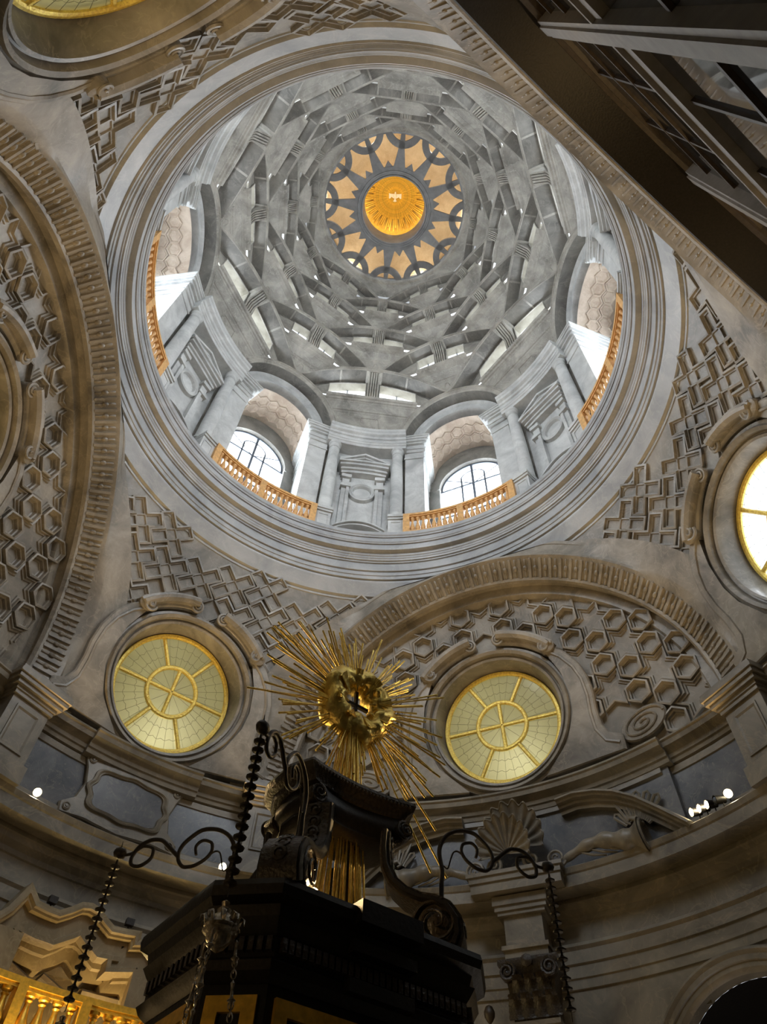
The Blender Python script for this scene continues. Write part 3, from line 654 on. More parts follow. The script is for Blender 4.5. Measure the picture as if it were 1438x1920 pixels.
for k in range(1, 7):
    az0 = 34.5 if k % 2 else 4.5
    q = AP[k]/AP[1]; a = AP[k]; h = LAY[k]['h']; z0 = LAY[k]['z0']
    wth = .15*q+.02
    # spandrel below: between the two lower arches
    lo = ext_curve(k-1); dl = (.45 if k == 1 else .50*AP[k-1]/AP[1]+.0)
    L = [rotp((x+.05, s, z), -30) for x, s, z in lo]
    zt = z0+(-.32, -.24, -.16, -.14, -.13, -.12)[k-1]
    Lc = [p for p in L if p[2] < zt-.06]
    for p0_, p1_ in zip(L, L[1:]):
        if p0_[2] < zt-.06 <= p1_[2]: Lc.append(tuple(Vector(p0_).lerp(Vector(p1_), (zt-.06-p0_[2])/(p1_[2]-p0_[2]))))
    Rr = [(x, -y, z) for x, y, z in Lc]
    sp = MB().loft([[tuple(Vector(A_).lerp(Vector(B_), j/6)) for j in range(7)] for A_, B_ in zip(Lc, Rr)])
    rep6(sp.build('vault_spandrel', M_UP, ceil, 40), az0)
    def lint(v, ia, ib):
        """interpolate along the spandrel's edge: component ib where component ia equals v"""
        E_ = [(abs(p[1]), p[2], p[0]) for p in L]
        for e0, e1 in zip(E_, E_[1:]):
            lo_, hi_ = sorted((e0[ia], e1[ia]))
            if lo_ <= v <= hi_ and hi_ > lo_: return e0[ib]+(e1[ib]-e0[ib])*(v-e0[ia])/(e1[ia]-e0[ia])
        return E_[-1][ib] if v > E_[-1][ia] else E_[0][ib]
    s_at = lambda z: lint(z, 1, 0); x_at = lambda z: lint(z, 1, 2); z_at = lambda s: lint(s, 0, 1)
    xs = x_at(zt)-.02
    dep = xs-a+.02
    zb_ = zt-.70*q
    def fp(u, v, hh): return (x_at(v)-hh, u, v)
    if k == 1:
        po = lambda d: [(-.50+d, zb_-1.0+d), (.50-d, zb_-1.0+d), (.40-d, zb_-.16-d), (-.40+d, zb_-.16-d)]
    else:
        zm = zb_-.28*q; po = lambda d: [((.17*q-d)*cos(R(60*i)), zm+(.24*q-d)*sin(R(60*i))) for i in range(6)]
    rep6(MB().nest(fp, [(po(0), -.01), (po(.0), .03), (po(.03), .035), (po(.045), .008)]).build('spandrel_panel', M_UP, ceil, 20), az0)
    # arch: face, soffit
    n = 24; S = [h*cos(PI*i/n) for i in range(n+1)]
    rows = [[(a+dep+.1, s, arc_z(k, s)+.0), (a, s, arc_z(k, s)), (a-.03, s, arc_z(k, s)-.02), (a-.03, s, arc_z(k, s)-.05), (a, s, arc_z(k, s)-.07), (a+.01, s*.985, max(z0, arc_z(k, s)-wth)), (a+.05, s*.985, max(z0, arc_z(k, s)-wth-.01))] for s in S]
    rep6(MB().loft(rows).build('vault_arch', M_UP, ceil, 30), az0)
    rows = [[(a+.05, s*.985, max(z0, arc_z(k, s)-wth-.01)), (a+dep, s*.985, max(z0, arc_z(k, s)-wth-.01)), (a+dep, s*.97, max(z0, arc_z(k, s)-wth-.06)), (a+dep+.1, s*.97, max(z0, arc_z(k, s)-wth-.06))] for s in S]
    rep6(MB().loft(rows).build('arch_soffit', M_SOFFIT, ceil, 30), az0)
    for s_ in (-.45, .45):   # keying bands across the soffit
        s0, s1 = (s_-.012)*h, (s_+.012)*h; z_ = arc_z(k, s_*h)-wth
        MBk = MB().loft([[(a+.07, s, arc_z(k, s)-wth), (a+.07, s, arc_z(k, s)-wth-.025), (a+dep, s, arc_z(k, s)-wth-.025)] for s in (s0, (s0+s1)/2, s1)])
        rep6(MBk.build('soffit_band', M_UP, ceil, 0), az0)
    # sill and string mouldings, thin and close to the spandrel
    def moulding(nm, prof):
        rows = []
        hs_ = min(s_at(z) for d, z in prof)-.015
        mb_ = MB().loft([[(x_at(z)-d, s, z) for d, z in prof] for s in (-hs_, 0, hs_)], cap=True); rep6(mb_.build(nm, M_UP, ceil, 20), az0)
    moulding('window_sill', [(-.3, zt-.22*q), (.01, zt-.22*q), (.02, zt-.17*q), (.06*q, zt-.15*q), (.065*q, zt-.10*q), (.12*q, zt-.08*q), (.13*q, zt-.02*q), (.11*q, zt), (-.5, zt)])
    moulding('string_moulding', [(-.3, zb_+.0), (.005, zb_+.0), (.02, zb_+.02*q), (.03, zb_+.08*q), (.06*q, zb_+.10*q), (.06*q, zb_+.17*q), (.0, zb_+.19*q), (-.3, zb_+.19*q)])
    # wall with the two windows
    xw = a+dep+.02; bw = .30*q; we = min(.76*h, s_at(zt-.22*q)-.06); zw = lambda s: arc_z(k, s)-wth-.05-.08*q
    wl = MB(); N = 30
    ss = [-.97*h+1.94*h*i/N for i in range(N+1)]; ss = sorted(set(ss+[-we, -bw, bw, we]))
    for s0, s1 in zip(ss, ss[1:]):
        m = (s0+s1)/2; op = bw < abs(m) < we
        lo0, lo1 = (zw(s0), zw(s1)) if op else (max(zt-.02, z_at(abs(s0))), max(zt-.02, z_at(abs(s1))))
        wl.loft([[(xw, s0, lo0), (xw, s0, arc_z(k, s0)-wth+.02)], [(xw, s1, lo1), (xw, s1, arc_z(k, s1)-wth+.02)]])
    rep6(wl.build('window_wall', M_UP, ceil, 0), az0)
    rd = .36*q
    for sg in (1, -1):
        rv = MB(); sw = [bw+(we-bw)*i/8 for i in range(9)]
        rv.loft([[(xw-.02, sg*bw, zt), (xw+rd, sg*bw, zt)]]+[[(xw-.02, sg*s, zw(s)), (xw+rd, sg*s, zw(s)-.02)] for s in sw]+[[(xw-.02, sg*we, zt), (xw+rd, sg*we, zt)]])
        rep6(rv.build('window_reveal', M_CREAM, ceil, 20), az0)
        fr_ = MB().tube([(xw-.03, sg*bw, zt)]+[(xw-.03, sg*s, zw(s)) for s in sw]+[(xw-.03, sg*we, zt)], .028*q, 6); rep6(fr_.build('window_architrave', M_UP, ceil, 0), az0)
        mid = (bw+we)/2
        for s0, s1 in ((bw, mid), (mid, we)):
            pn = MB().prism(lambda u, v, hh_: (xw+rd+hh_, sg*u, v), [(s0, zt-.1), (s1, zt-.1), (s1, zw(s1)), ((s0+s1)/2, zw((s0+s1)/2)), (s0, zw(s0))], 0, .01); rep6(pn.build('pane', M_PANEW, ceil, 0), az0)
        br = MB().box(IDF, xw+rd-.03, xw+rd+.03, *sorted((sg*(mid-.02), sg*(mid+.02))), zt-.1, zw(mid)); rep6(br.build('glazing_bar', M_FRAME, ceil, 0), az0)
    # console bracket in the middle
    zc_ = arc_z(k, 0)-wth-.03; H_ = zc_-zt
    cn = MB()
    prof = [(xw+.3, zt), (xs-.02*q, zt), (xs-.07*q, zt+.10*H_), (xs-.08*q, zt+.3*H_), (xs-.12*q, zt+.5*H_), ((a+xs)/2-.02, zt+.70*H_), (a+.12*q, zt+.85*H_), (a+.06*q, zt+.93*H_), (a+.08*q, zc_), (xw+.3, zc_)]
    for i in range(5):
        s0 = -.26*q+.104*q*i
        cn.loft([[(x+(.05*q if j else 0)*(0 < m_ < 9), s, z) for m_, (x, z) in enumerate(prof)] for s, j in ((s0+.008, 1), (s0+.02*q, 0), (s0+.084*q, 0), (s0+.096*q, 1))], cap=True)
    cn.box(IDF, a+.02*q, xw, -.36*q, .36*q, zc_-.10*q, zc_+.03)
    rep6(cn.build('console_bracket', M_UP, ceil, 30), az0)
# ================================================================= star, lantern and dove
st = thing('pierced_star_vault', 'dark stone star of twelve rays around the golden disc atop the dome', 'star', (0, 0, 36.1), 4.5)
MB().loft([[(r*cos(R(a)), r*sin(R(a)), z) for r, z in ((1.86, .14), (1.84, 0), (1.70, -.03), (1.68, -.07), (1.62, -.08), (1.60, -.02), (1.52, 0), (1.50, -.05), (1.45, -.05), (1.42, .1), (1.42, 1.35), (1.6, 1.35), (1.86, .14))] for a in range(0, 360, 5)], cv=True).build('rim', M_DARKST, st, 25)
ry = MB().prism(IDF, [(1.78, -.27), (2.55, -.14), (3.2, -.09), (3.2, .09), (2.55, .14), (1.78, .27)], 0, .16).mesh('ray', M_DARKST, 0)
ar = MB().loft([[(3.44-rr*cos(R(a)), rr*sin(R(a)), z) for rr, z in ((.56, 0), (.56, .18), (.86, .18), (.86, 0))] for a in range(-70, 71, 10)], cu=True, cap=True).mesh('half_ring', M_DARKST, 30)
th = MB().prism(IDF, [(1.80, -.2), (2.1, 0), (1.80, .2)], .02, .14).mesh('tooth', M_DARKST, 0)
for k in range(12):
    ob('ray', ry, st, None, (0, 0, R(30*k))); ob('half_ring', ar, st, None, (0, 0, R(30*k))); ob('tooth', th, st, None, (0, 0, R(30*k+15)))
lw = MB(); lw.revolve([(3.25, 36.45), (3.3, 36.9), (3.3, 38.6), (2.9, 39.4), (2.0, 39.9), (.01, 40.0)], n=48)
lw.build('lantern_wall', M_LANT, ceil, 30)
MB().revolve([(1.62, 37.4), (1.75, 37.75), (2.2, 38.05), (2.8, 37.95), (3.2, 37.5), (3.28, 37.0)], n=48).build('lantern_cove', M_LANT, ceil, 60)
dv = thing('gilded_dove_sunburst', 'round gilded ceiling with fine gold rays around a small white dove', 'sunburst', (0, 0, 39.3))
MB().loft([[(r*cos(R(a)), r*sin(R(a)), z) for r, z in ((1.95, -1.2), (1.9, -.5), (1.6, -.15), (1.0, .1), (.02, .2))] for a in range(0, 360, 6)], cv=True).build('gilded_disc', M_SUN, dv, 60)
gr = {}
for i in range(96):
    ln = 1.8 if i % 2 == 0 else (1.1 if i % 4 == 1 else 1.5); a = 360*i/96
    if ln not in gr:
        gr[ln] = MB().nest(IDF, [([(.12, -.006), (ln, -.034), (ln, .034), (.12, .006)], 0), ([(.12, -.006), (ln, -.034), (ln, .034), (.12, .006)], -.04)]).mesh('gold_ray', M_GOLDP, 0)
    ob('gold_ray', gr[ln], dv, (0, 0, .1), (0, R(9), R(a)))
d = MB()
d.lathe([(.01, -.42), (.07, -.36), (.09, -.28), (.07, -.2), (.15, -.05), (.16, .1), (.09, .3), (.02, .36)], (0, 0, -.05), 10, (0, 1, .1))
for sg in (1, -1):
    d.loft([[(sg*x, y+.10*math.sin(x*3), -.05-.08*x+(.02 if j else -.02)) for y in (-.18-.25*x, .02, .14-.1*x+.10*math.sin(14*x))] for j in (0,) for x in (.08, .2, .35, .5, .62)])
    d.loft([[(sg*x, y+.10*math.sin(x*3), -.02-.08*x) for y in (-.18-.25*x, .02, .14-.1*x+.10*math.sin(14*x))] for x in (.08, .2, .35, .5, .62)])
d.prism(lambda u, v, h: (u, v, -.08+h), [(-.05, .25), (.05, .25), (.2, .55), (.07, .52), (0, .6), (-.07, .52), (-.2, .55)], 0, .03)
o = d.build('dove', M_WHITE, dv, 60); o.scale = (.5, .5, .5); o.location = (0, 0, .05)
for k in range(6):  # unseen fill lights added to brighten the lantern plaster and gilded disc
    lamp('POINT', 'lantern_fill', pol(4.5+60*k, 2.95, 36.75), E_LANT/6, (1, .92, .78), .15)
    lamp('POINT', 'sun_dome_fill', pol(34.5+60*k, 1.5, 37.9), 11, (1, .86, .6), .15)
# ================================================================= glazed screen in the near arch
f = azf(304.5)
sw_ = MB().loft(arch_rows(f, [(5.45, 8.00), (5.45, 7.55), (5.20, 7.52), (5.10, 7.49), (5.07, 7.49), (5.03, 7.57), (4.98, 7.57), (4.95, 7.75)], ZC, 0, 60))
scr = struct('window_12', sw_, M_WOOD, 25)
sb = MB()
for s in (-1.95, 1.95):
    sb = MB(); top = ZC+math.sqrt(max(0, 5.0**2-s*s)); sb.box(f, 7.47, 7.75, s-.19, s+.19, 0, top).box(f, 7.43, 7.75, s-.10, s+.10, 0, top); sb.build('post', M_GREYW, scr, 0)
for s in (-3.9, -2.9, -.65, .65, 2.9, 3.9):
    top = ZC+math.sqrt(max(0, 5.0**2-s*s))
    MB().box(f, 7.61, 7.67, s-.03, s+.03, 0, top).build('mullion', M_WOOD, scr, 0)
for z, w_ in ((3.0, .05), (6.2, .05), (9.2, .05), (14.3, .04), (15.6, .04)):
    hs = 4.95 if z < ZC else math.sqrt(max(.1, 5.0**2-(z-ZC)**2))
    MB().box(f, 7.60, 7.67, -hs, hs, z-w_, z+w_).build('transom', M_WOOD, scr, 0)
MB().box(f, 7.53, 7.75, -5.2, 5.2, 11.6, 11.95).box(f, 7.47, 7.75, -5.2, 5.2, 11.95, 12.05).build('impost_beam', M_GREYW, scr, 0)
xs_ = (-4.95, -1.95, 0, 1.95, 4.95)
for s0, s1 in zip(xs_, xs_[1:]):
    pts = [(s1, 0), (s0, 0)]+[(s0+(s1-s0)*i/6, ZC+math.sqrt(max(.0, 5.05**2-(s0+(s1-s0)*i/6)**2))) for i in range(7)]
    MB().prism(lambda u, v, h: f(7.65+h, u, v), pts, 0, .02).build('glass_sheet', M_MIRROR, scr, 0)

# ================================================================= balustrades
def balustrade(name, label, cat, A, r, half, z0, z1, nb, m, post, group=None, segs=2, fat=1.0):
    t = thing(name, label, cat, pol(A, r, z0), A, group); H = z1-z0
    g = lambda a, rr, z: (rr*cos(R(a))-r, rr*sin(R(a)), z)
    def arcb(mb, a0, a1, r0, r1, h0, h1, n=16):
        mb.loft([[g(a0+(a1-a0)*i/n, rr, z) for rr, z in ((r0, h0), (r0, h1), (r1, h1), (r1, h0))] for i in range(n+1)], cu=True, cap=True); return mb
    mb = arcb(MB(), -half, half, r-.13, r+.13, H-.10, H); arcb(mb, -half, half, r-.10, r+.10, H-.16, H-.10); mb.build('handrail', m, t, 20)
    mb = arcb(MB(), -half, half, r-.12, r+.12, 0, .14); mb.build('base_rail', m, t, 20)
    pa = [-half+post/2]+[-half+post+(2*half-post)*i/segs-post/2 for i in range(1, segs)]+[half-post/2]
    for a in pa:
        mb = arcb(MB(), a-post/2, a+post/2, r-.13, r+.12, 0, H, 2); mb.build('post', m, t, 20)
    hb = H-.30; q = hb
    me = MB().lathe([(r_*fat, h_) for r_, h_ in ((.075, .0), (.075, .05*q), (.045, .09*q), (.05, .14*q), (.085, .26*q), (.09, .34*q), (.06, .52*q), (.038, .70*q), (.036, .80*q), (.055, .84*q), (.038, .88*q), (.07, .93*q), (.075, q))], n=10).mesh('baluster', m, 40)
    for a0, a1 in zip(pa, pa[1:]):
        for i in range(nb):
            a = a0+post/2+(a1-a0-post)*(i+.5)/nb
            ob('baluster', me, t, g(a, r, .14))
    return t
for A, lb in ((124.5, 'orange wooden balustrade before the bright drum window left of the central niche'), (64.5, 'orange wooden balustrade before the bright drum window right of the central niche'),
              (184.5, 'orange wooden balustrade at the far left edge of the drum ring'), (4.5, 'orange wooden balustrade at the far right edge of the drum ring')):
    balustrade('wooden_balustrade', lb, 'balustrade', A, 6.62, 17.1, 19.9, 20.98, 9, M_ORANGE, 1.9)
balustrade('golden_balustrade', 'curved golden balustrade glowing under the wavy stone hood at lower left', 'balustrade', 126.0, 8.55, 12.5, 5.62, 6.62, 4, M_GOLDP, 1.2, segs=3, fat=1.35)
lamp('POINT', 'balustrade_lamp', pol(128, 8.35, 5.35), 130, (1, .72, .3), .08); lamp('POINT', 'balustrade_lamp', pol(119, 8.8, 5.3), 110, (1, .72, .3), .08)

# ================================================================= ornaments of the attic
fr = frame_at(pol(125.2, 8.90, 10.40), Vector(pol(125.2, -1, 0)))
ct = thing('cartouche_panel', 'scalloped stone plaque with a wavy oval slate field under the left round window', 'panel', fr.translation)
F = mf(Matrix.Translation(-fr.translation) @ fr)
out = [(1.05, .72), (.80, .62), (.5, .74), (0, .66), (-.5, .74), (-.80, .62), (-1.05, .72), (-1.22, .62), (-1.12, .40), (-1.02, .05), (-1.12, -.35), (-1.38, -.55), (-1.34, -.76), (-.8, -.72), (0, -.8), (.8, -.72), (1.34, -.76), (1.38, -.55), (1.12, -.35), (1.02, .05), (1.12, .40), (1.22, .62)]
MB().nest(F, [(out, -.05), (out, .14), ([(u*.97, v*.96) for u, v in out], .17)]).build('plaque', M_LOW, ct, 25)
def wav(k):
    o = []
    for i in range(72):
        a = 2*PI*i/72; r = 1+.07*cos(4*a+PI)-.05*cos(2*a)*0+.05*cos(8*a)
        o.append((k*.92*r*cos(a), -.02+(k-.1*(1-k))*.50*r*sin(a)))
    return o
MB().loft([[F(u, v, h) for (u, v) in wav(k)] for k, h in ((1.12, .15), (1.10, .23), (1.04, .25), (.99, .21), (.96, .22), (.92, .10), (.9, .06))], cu=True).build('oval_moulding', M_LOW, ct, 40)
MB().prism(F, wav(.93), .05, .182).build('slate_field', M_SLATE, ct, 30)
bs = MB().lathe([(.09, 0), (.09, .03), (.06, .05), (.06, .03), (.03, .03), (.02, .05)], n=12).mesh('boss', M_LOW, 40)
for u, v in ((-1.05, .58), (1.05, .58), (-1.2, -.6), (1.2, -.6)):
    o = ob('boss', bs, ct); o.matrix_local = Matrix.Translation(-fr.translation) @ fr @ Matrix.Translation((u, v, .16))
# broken pediments
PP = [(0, -.45), (0, .30), (-.03, .42), (-.08, .44), (-.10, .38), (-.14, .36), (-.17, .26), (-.22, .25), (-.25, .18), (-.32, .16), (-.34, -.45)]
for nm, sg, lb in (('broken_pediment', -1, 'right half of the broken curved stone pediment sweeping down to the row of spotlights'), ('broken_pediment', 1, 'left half of the broken curved stone pediment behind the gold rays')):
    path = [(64.9+sg*o, z) for o, z in ((7.6, 11.02), (10.5, 11.06), (14, 10.96), (17, 10.78), (20, 10.48), (23, 10.05), (26.6, 9.5))]
    if sg > 0: path = path[::-1]
    base = Vector(pol(64.9+sg*17, 8.7, 9.5)); t = thing(nm, lb, 'pediment', base)
    mb = MB().loft([[tuple(Vector(p)-base) for p in row] for row in wall_sweep(path, PP, 8.80)], cap=True); mb.build('curved_moulding', M_LOW, t, 25)
    # fluted fan beneath
    for i in range(7):
        a_ = R((30+16*i) if sg < 0 else (150-16*i)); c0 = Vector(pol(64.9+sg*18.2, 8.72, 9.78))
        u = Vector(pol(64.9+sg*18.2-90, 1, 0)); d = u*cos(a_)+Vector((0, 0, 1))*sin(a_); nrm = Vector(pol(64.9, -1, 0)); sd = d.cross(nrm)
        g = MB(); L0, L1 = .30, (.92 if 0 < i < 6 else .7)
        P_ = [c0+d*L0-sd*.02, c0+d*(L1-.05)-sd*.06, c0+d*L1, c0+d*(L1-.05)+sd*.06, c0+d*L0+sd*.02]
        g.tube([p-base+nrm*.07 for p in P_], .036, 6); g.build('fan_flute', M_LOW, t, 40)
# scallop shell
sc = frame_at(pol(65.2, 8.62, 9.62), Vector(pol(65.2, -1, -.1))); base = sc.translation.copy()
sh = thing('scallop_shell', 'double stone scallop shell standing between the two halves of the broken pediment', 'shell', base)
def shell(off, sc_, h0):
    G = mf(Matrix.Translation(-base) @ sc @ Matrix.Translation(off)); mb = MB(); rows = []
    for j in range(9):
        q = j/8; row = []
        for i in range(133):
            a = R(-18+216*i/132); n_ = 18; w_ = cos(n_*a)
            rr = sc_*q*(.62+.06*sin(a)+.028*w_*q); row.append(G(rr*cos(a)*.98, .42*sc_+rr*sin(a)*1.12, h0+.34*q**1.7+.06*w_*q))
        rows.append(row)
    mb.loft(rows); mb.loft([[G(*(0, .42*sc_, h0-.02))]*133, [ (Vector(p)-Vector(sc.to_3x3() @ Vector((0, 0, .05)))) for p in rows[-1]], rows[-1]])
    rim_.append([tuple(p) for p in rows[-1]])
    return mb
rim_ = []
shell((.10, .10, 0), 1.12, .02).build('rear_valve', M_LOW, sh, 60); shell((-.08, -.06, .14), .95, .12).build('front_valve', M_LOW, sh, 60)
for r_ in rim_: MB().tube(r_, .018, 6).build('scalloped_rim', M_LOW, sh, 60)
for sg in (1, -1):
    s_ = MB(); G = mf(Matrix.Translation(-base) @ sc); volute(G, sg*.42, .12, .17, 1.8, .25, 90, sg, .045, s_); s_.build('shell_scroll', M_LOW, sh, 40)
# cornucopias
for sg, lb in ((-1, 'stone horn of plenty lying on the cornice right of the scallop shell'), (1, 'stone horn of plenty lying on the cornice left of the scallop shell')):
    base = Vector(pol(64.9+sg*13, 8.55, 9.5)); t = thing('cornucopia', lb, 'cornucopia', base)
    pts = []; rad = []
    for i in range(40):
        q = i/39; a = 64.9+sg*(7.2+12.2*q); z = 9.62+.16*sin(PI*min(1, q*1.25))+.02*q
        pts.append(Vector(pol(a, 8.50-.05*sin(PI*q), z))-base); rad.append((.065+.165*q)*(1+.15*sin(q*26))+(.10*max(0, q-.86)/.14))
    mb = MB().tube(pts, rad, 14); mb.build('horn', M_LOW, t, 60)
    e = pts[-1]; d = (pts[-1]-pts[-3]).normalized(); up_ = Vector((0, 0, 1))
    mb = MB().lathe([(.27, -.02), (.33, .02), (.30, .06), (.20, .04), (.10, -.08)], e, 16, d); mb.build('horn_mouth', M_LOW, t, 40)
    mb = MB().tube([e+up_*.2, e+up_*.36-d*.05, e+up_*.42-d*.2, e+up_*.34-d*.28, e+up_*.29-d*.2], [.09, .07, .05, .04, .03], 8); mb.build('curled_leaf', M_LOW, t, 60)
    s_ = MB(); p0 = Vector(pol(64.9+sg*6.2, 8.50, 9.68))-base; u = Vector(pol(64.9-90, 1, 0)); nn = Vector(pol(64.9, -1, 0))
    volute(lambda x, y, h: tuple(p0+u*x+Vector((0, 0, y))+nn*h), 0, 0, .20, 2, .05, 0, sg, .04, s_); s_.build('tail_scroll', M_LOW, t, 40)
    for k in range(5):
        c0 = Vector(pol(64.9+sg*(10+1.6*k), 8.50, 9.5))-base
        MB().tube([c0+nn*.05+Vector((0, 0, .16)), c0-u*sg*.22+nn*.08+Vector((0, 0, .06)), c0-u*sg*.5+nn*.05+Vector((0, 0, .02))], [.02, .03, .015], 6).build('drapery_fold', M_LOW, t, 40)

# ================================================================= altar
AZ = 304.5
al = thing('black_altar', 'tall black wooden altar with scrolled open crown in the middle of the chapel', 'altar', loc3(AZ, 0, -.12, 0), AZ)
LX = lambda s, d, z: (d, s, z)          # local: x to the front, y sideways
def plan(hs, d, c, e=0): return [(hs, d), (hs+c, d-c*1.0), (hs+c, -d+c), (hs, -d), (-hs, -d), (-hs-c, -d+c), (-hs-c, d-c), (-hs, d)]
def stack(rows, name, m, sm=20, bay=None):
    mb = MB(); mb.loft([[LX(s, d, z) for s, d in plan(hs, d_, c)] for hs, d_, c, z in rows], cu=True, cap=True)
    if bay:
        for x0, x1, dd in bay:
            for hs, d_, c, z in rows[:-1]: pass
    return mb.build(name, m, al, sm)
stack([(.95, .86, .36, 0), (.95, .86, .36, 3.86)], 'altar_body', M_BLACK)
rows = [(.96, .88, .36, 3.84), (1.0, .95, .37, 3.90), (1.02, .98, .38, 3.96), (.98, .94, .37, 4.0), (.98, .94, .37, 4.14), (1.0, .97, .38, 4.18), (1.03, 1.02, .39, 4.26), (1.0, .98, .4, 4.27), (1.02, 1.0, .4, 4.36), (1.06, 1.08, .42, 4.40), (1.07, 1.10, .42, 4.47), (1.06, 1.09, .42, 4.52)]
stack(rows, 'altar_cornice', M_BLACK)
mb = MB()
for z0, z1, d in ((3.90, 4.0, 1.04), (4.18, 4.27, 1.08), (4.38, 4.56, 1.17)): mb.box(IDF, .5, d, -.33, .33, z0, z1)
mb.build('cornice_break', M_BLACK, al, 0)
dn = MB().box(IDF, 0, .05, -.022, .022, -.05, .05).mesh('dentil', M_CARVE, 0)
for i in range(30):
    ob('dentil', dn, al, (.94, -.92+1.84*i/29, 4.08))
for sg in (1, -1):   # chamfered corners
    for i in range(7):
        k = (i+.5)/7; o = ob('dentil', dn, al, (.94-.37*k-.0, sg*(.98+.37*k), 4.08), (0, 0, sg*PI/4))
    for i in range(12): ob('dentil', dn, al, (.5-1.0*i/11, sg*1.34, 4.08), (0, 0, sg*PI/2))
def gframe(name, c, rz, hw, z0, z1):
    o = MB(); b = [(-hw, z0), (hw, z0), (hw, z1), (-hw, z1)]; k = .11; i_ = [(-hw+k, z0+k), (hw-k, z0+k), (hw-k, z1-k), (-hw+k, z1-k)]
    o.nest(lambda u, v, h: (h, u, v), [(b, -.02), (b, .03), (i_, .035), (i_, -.01)], fill=False)
    ob(name, o.mesh(name, M_GOLDP, 0), al, c, (0, 0, rz))
gframe('gilded_panel_frame', (.865, 0, 0), 0, .88, 1.2, 3.76)
gframe('gilded_panel_frame', (.675, 1.135, 0), PI/4, .20, 1.2, 3.76); gframe('gilded_panel_frame', (.675, -1.135, 0), -PI/4, .20, 1.2, 3.76)
gframe('gilded_panel_frame', (0, -1.315, 0), -PI/2, .42, 1.2, 3.76)
# crown
def crest_plan(hs, d, n=10):
    """chamfered rectangle with hollow fronts"""
    o = []
    for sd in (1, -1):
        o += [((hs-2*hs*i/n)*sd, (d-.09*(1-((2*i/n)-1)**2))*sd) for i in range(n+1)]
        o += [(-(hs+.13)*sd, (d-.28)*sd), (-(hs+.13)*sd, -(d-.28)*sd)]
    return o
mb = MB().loft([[LX(s+.08, d, z) for s, d in crest_plan(hs, d_)] for hs, d_, z in ((.56, .42, 5.98), (.60, .45, 5.99), (.62, .46, 6.04), (.68, .50, 6.09), (.70, .52, 6.15), (.69, .51, 6.19))], cu=True, cap=True); mb.build('crown_cornice', M_CARVE, al, 25)
mb = MB().loft([[LX(s+.08, d, z) for s, d in crest_plan(hs, d_)] for hs, d_, z in ((.46, .36, 5.68), (.50, .40, 5.70), (.50, .40, 5.73), (.53, .42, 5.76), (.56, .45, 5.82), (.56, .45, 5.88), (.53, .42, 5.94), (.54, .42, 5.99))], cu=True, cap=True); mb.build('cushion_frieze', M_BLACK, al, 40)
bd = MB().lathe([(.005, -.016), (.014, 0), (.005, .016)], n=6).mesh('bead', M_CARVE, 60)
for i in range(28):
    s = -.62+1.24*i/27; ob('bead', bd, al, (.525-.09*(1-(s/.69)**2)+.0, s+.08, 6.12))
for sg in (1, -1):
    for fd in (1, -1):
        c0 = Vector((.44*fd, .08+sg*.57, 5.83)); dr = Vector((fd, 0, 0))
        mb = MB().lathe([(.10, -.16), (.105, 0), (.09, .03)], c0, 16, dr)
        volute(lambda u, v, h: tuple(c0+Vector((h*fd, u, v))), 0, 0, .095, 2.2, .035, 90, sg*fd, .02, mb); mb.build('crown_scroll', M_CARVE, al, 40)
        # scrolled leg
        dv_ = Vector((.72*fd, .70, 0) if sg > 0 else (.66*fd, -.75, 0)).normalized(); kt = 1.0 if sg > 0 else 1.13; pn = Vector((-dv_.y, dv_.x, 0)); o0 = Vector((0, .04, 0))
        path = [(.60, 5.70), (.59, 5.50), (.61, 5.32), (.68, 5.17), (.80, 5.06), (.95, 4.99), (1.09, 4.96), (1.21, 4.90), (1.29, 4.78), (1.30, 4.65), (1.26, 4.55)]
        pp = []
        for i in range(len(path)-1):
            for j in range(3): k = j/3; pp.append((path[i][0]*(1-k)+path[i+1][0]*k, path[i][1]*(1-k)+path[i+1][1]*k))
        pp.append(path[-1]); lg = MB(); rows = []; rail = {1: [], -1: []}; cen = []
        for i, (t_, z_) in enumerate(pp):
            t_ *= kt
            a_, b_ = pp[max(0, i-1)], pp[min(len(pp)-1, i+1)]; tx, tz = b_[0]-a_[0], b_[1]-a_[1]; L_ = math.hypot(tx, tz); nx, nz = -tz/L_, tx/L_
            hw = .15+.02*i/len(pp); th_ = .05+.02*i/len(pp); c_ = o0+dv_*t_+Vector((0, 0, z_)); nn_ = dv_*nx+Vector((0, 0, nz))
            rows.append([c_+pn*hw+nn_*th_, c_-pn*hw+nn_*th_, c_-pn*hw-nn_*th_, c_+pn*hw-nn_*th_]); rail[1].append(c_+pn*hw); rail[-1].append(c_-pn*hw); cen.append((c_+nn_*th_, nn_))
        lg.loft(rows, cu=True, cap=True); L = lg.build('scroll_leg', M_CARVE, al, 30)
        for q in (1, -1): MB().tube(rail[q], .035, 6, flat=1.6).build('leg_edge', M_BLACK, L, 40)
        for i in range(1, len(cen)-4, 2):
            MB().lathe([(.075, -.01), (.07, .012), (.045, .018), (.04, .005), (.015, .02)], cen[i][0], 8, cen[i][1]).build('leg_rosette', M_CARVE, L, 40)
        vc = o0+dv_*1.10*kt+Vector((0, 0, 4.745))
        for q in (1, -1):
            mb = MB().lathe([(.22, -.04), (.23, .02), (.19, .04), (.17, .02), (.10, .03), (.05, .05)], vc+pn*.14*q, 18, pn*q)
            volute(lambda u, v, h: tuple(vc+pn*q*(.16+h)+dv_*u+Vector((0, 0, v))), 0, 0, .21, 2, .02, 200, q, .02, mb); mb.build('foot_scroll', M_CARVE, L, 40)

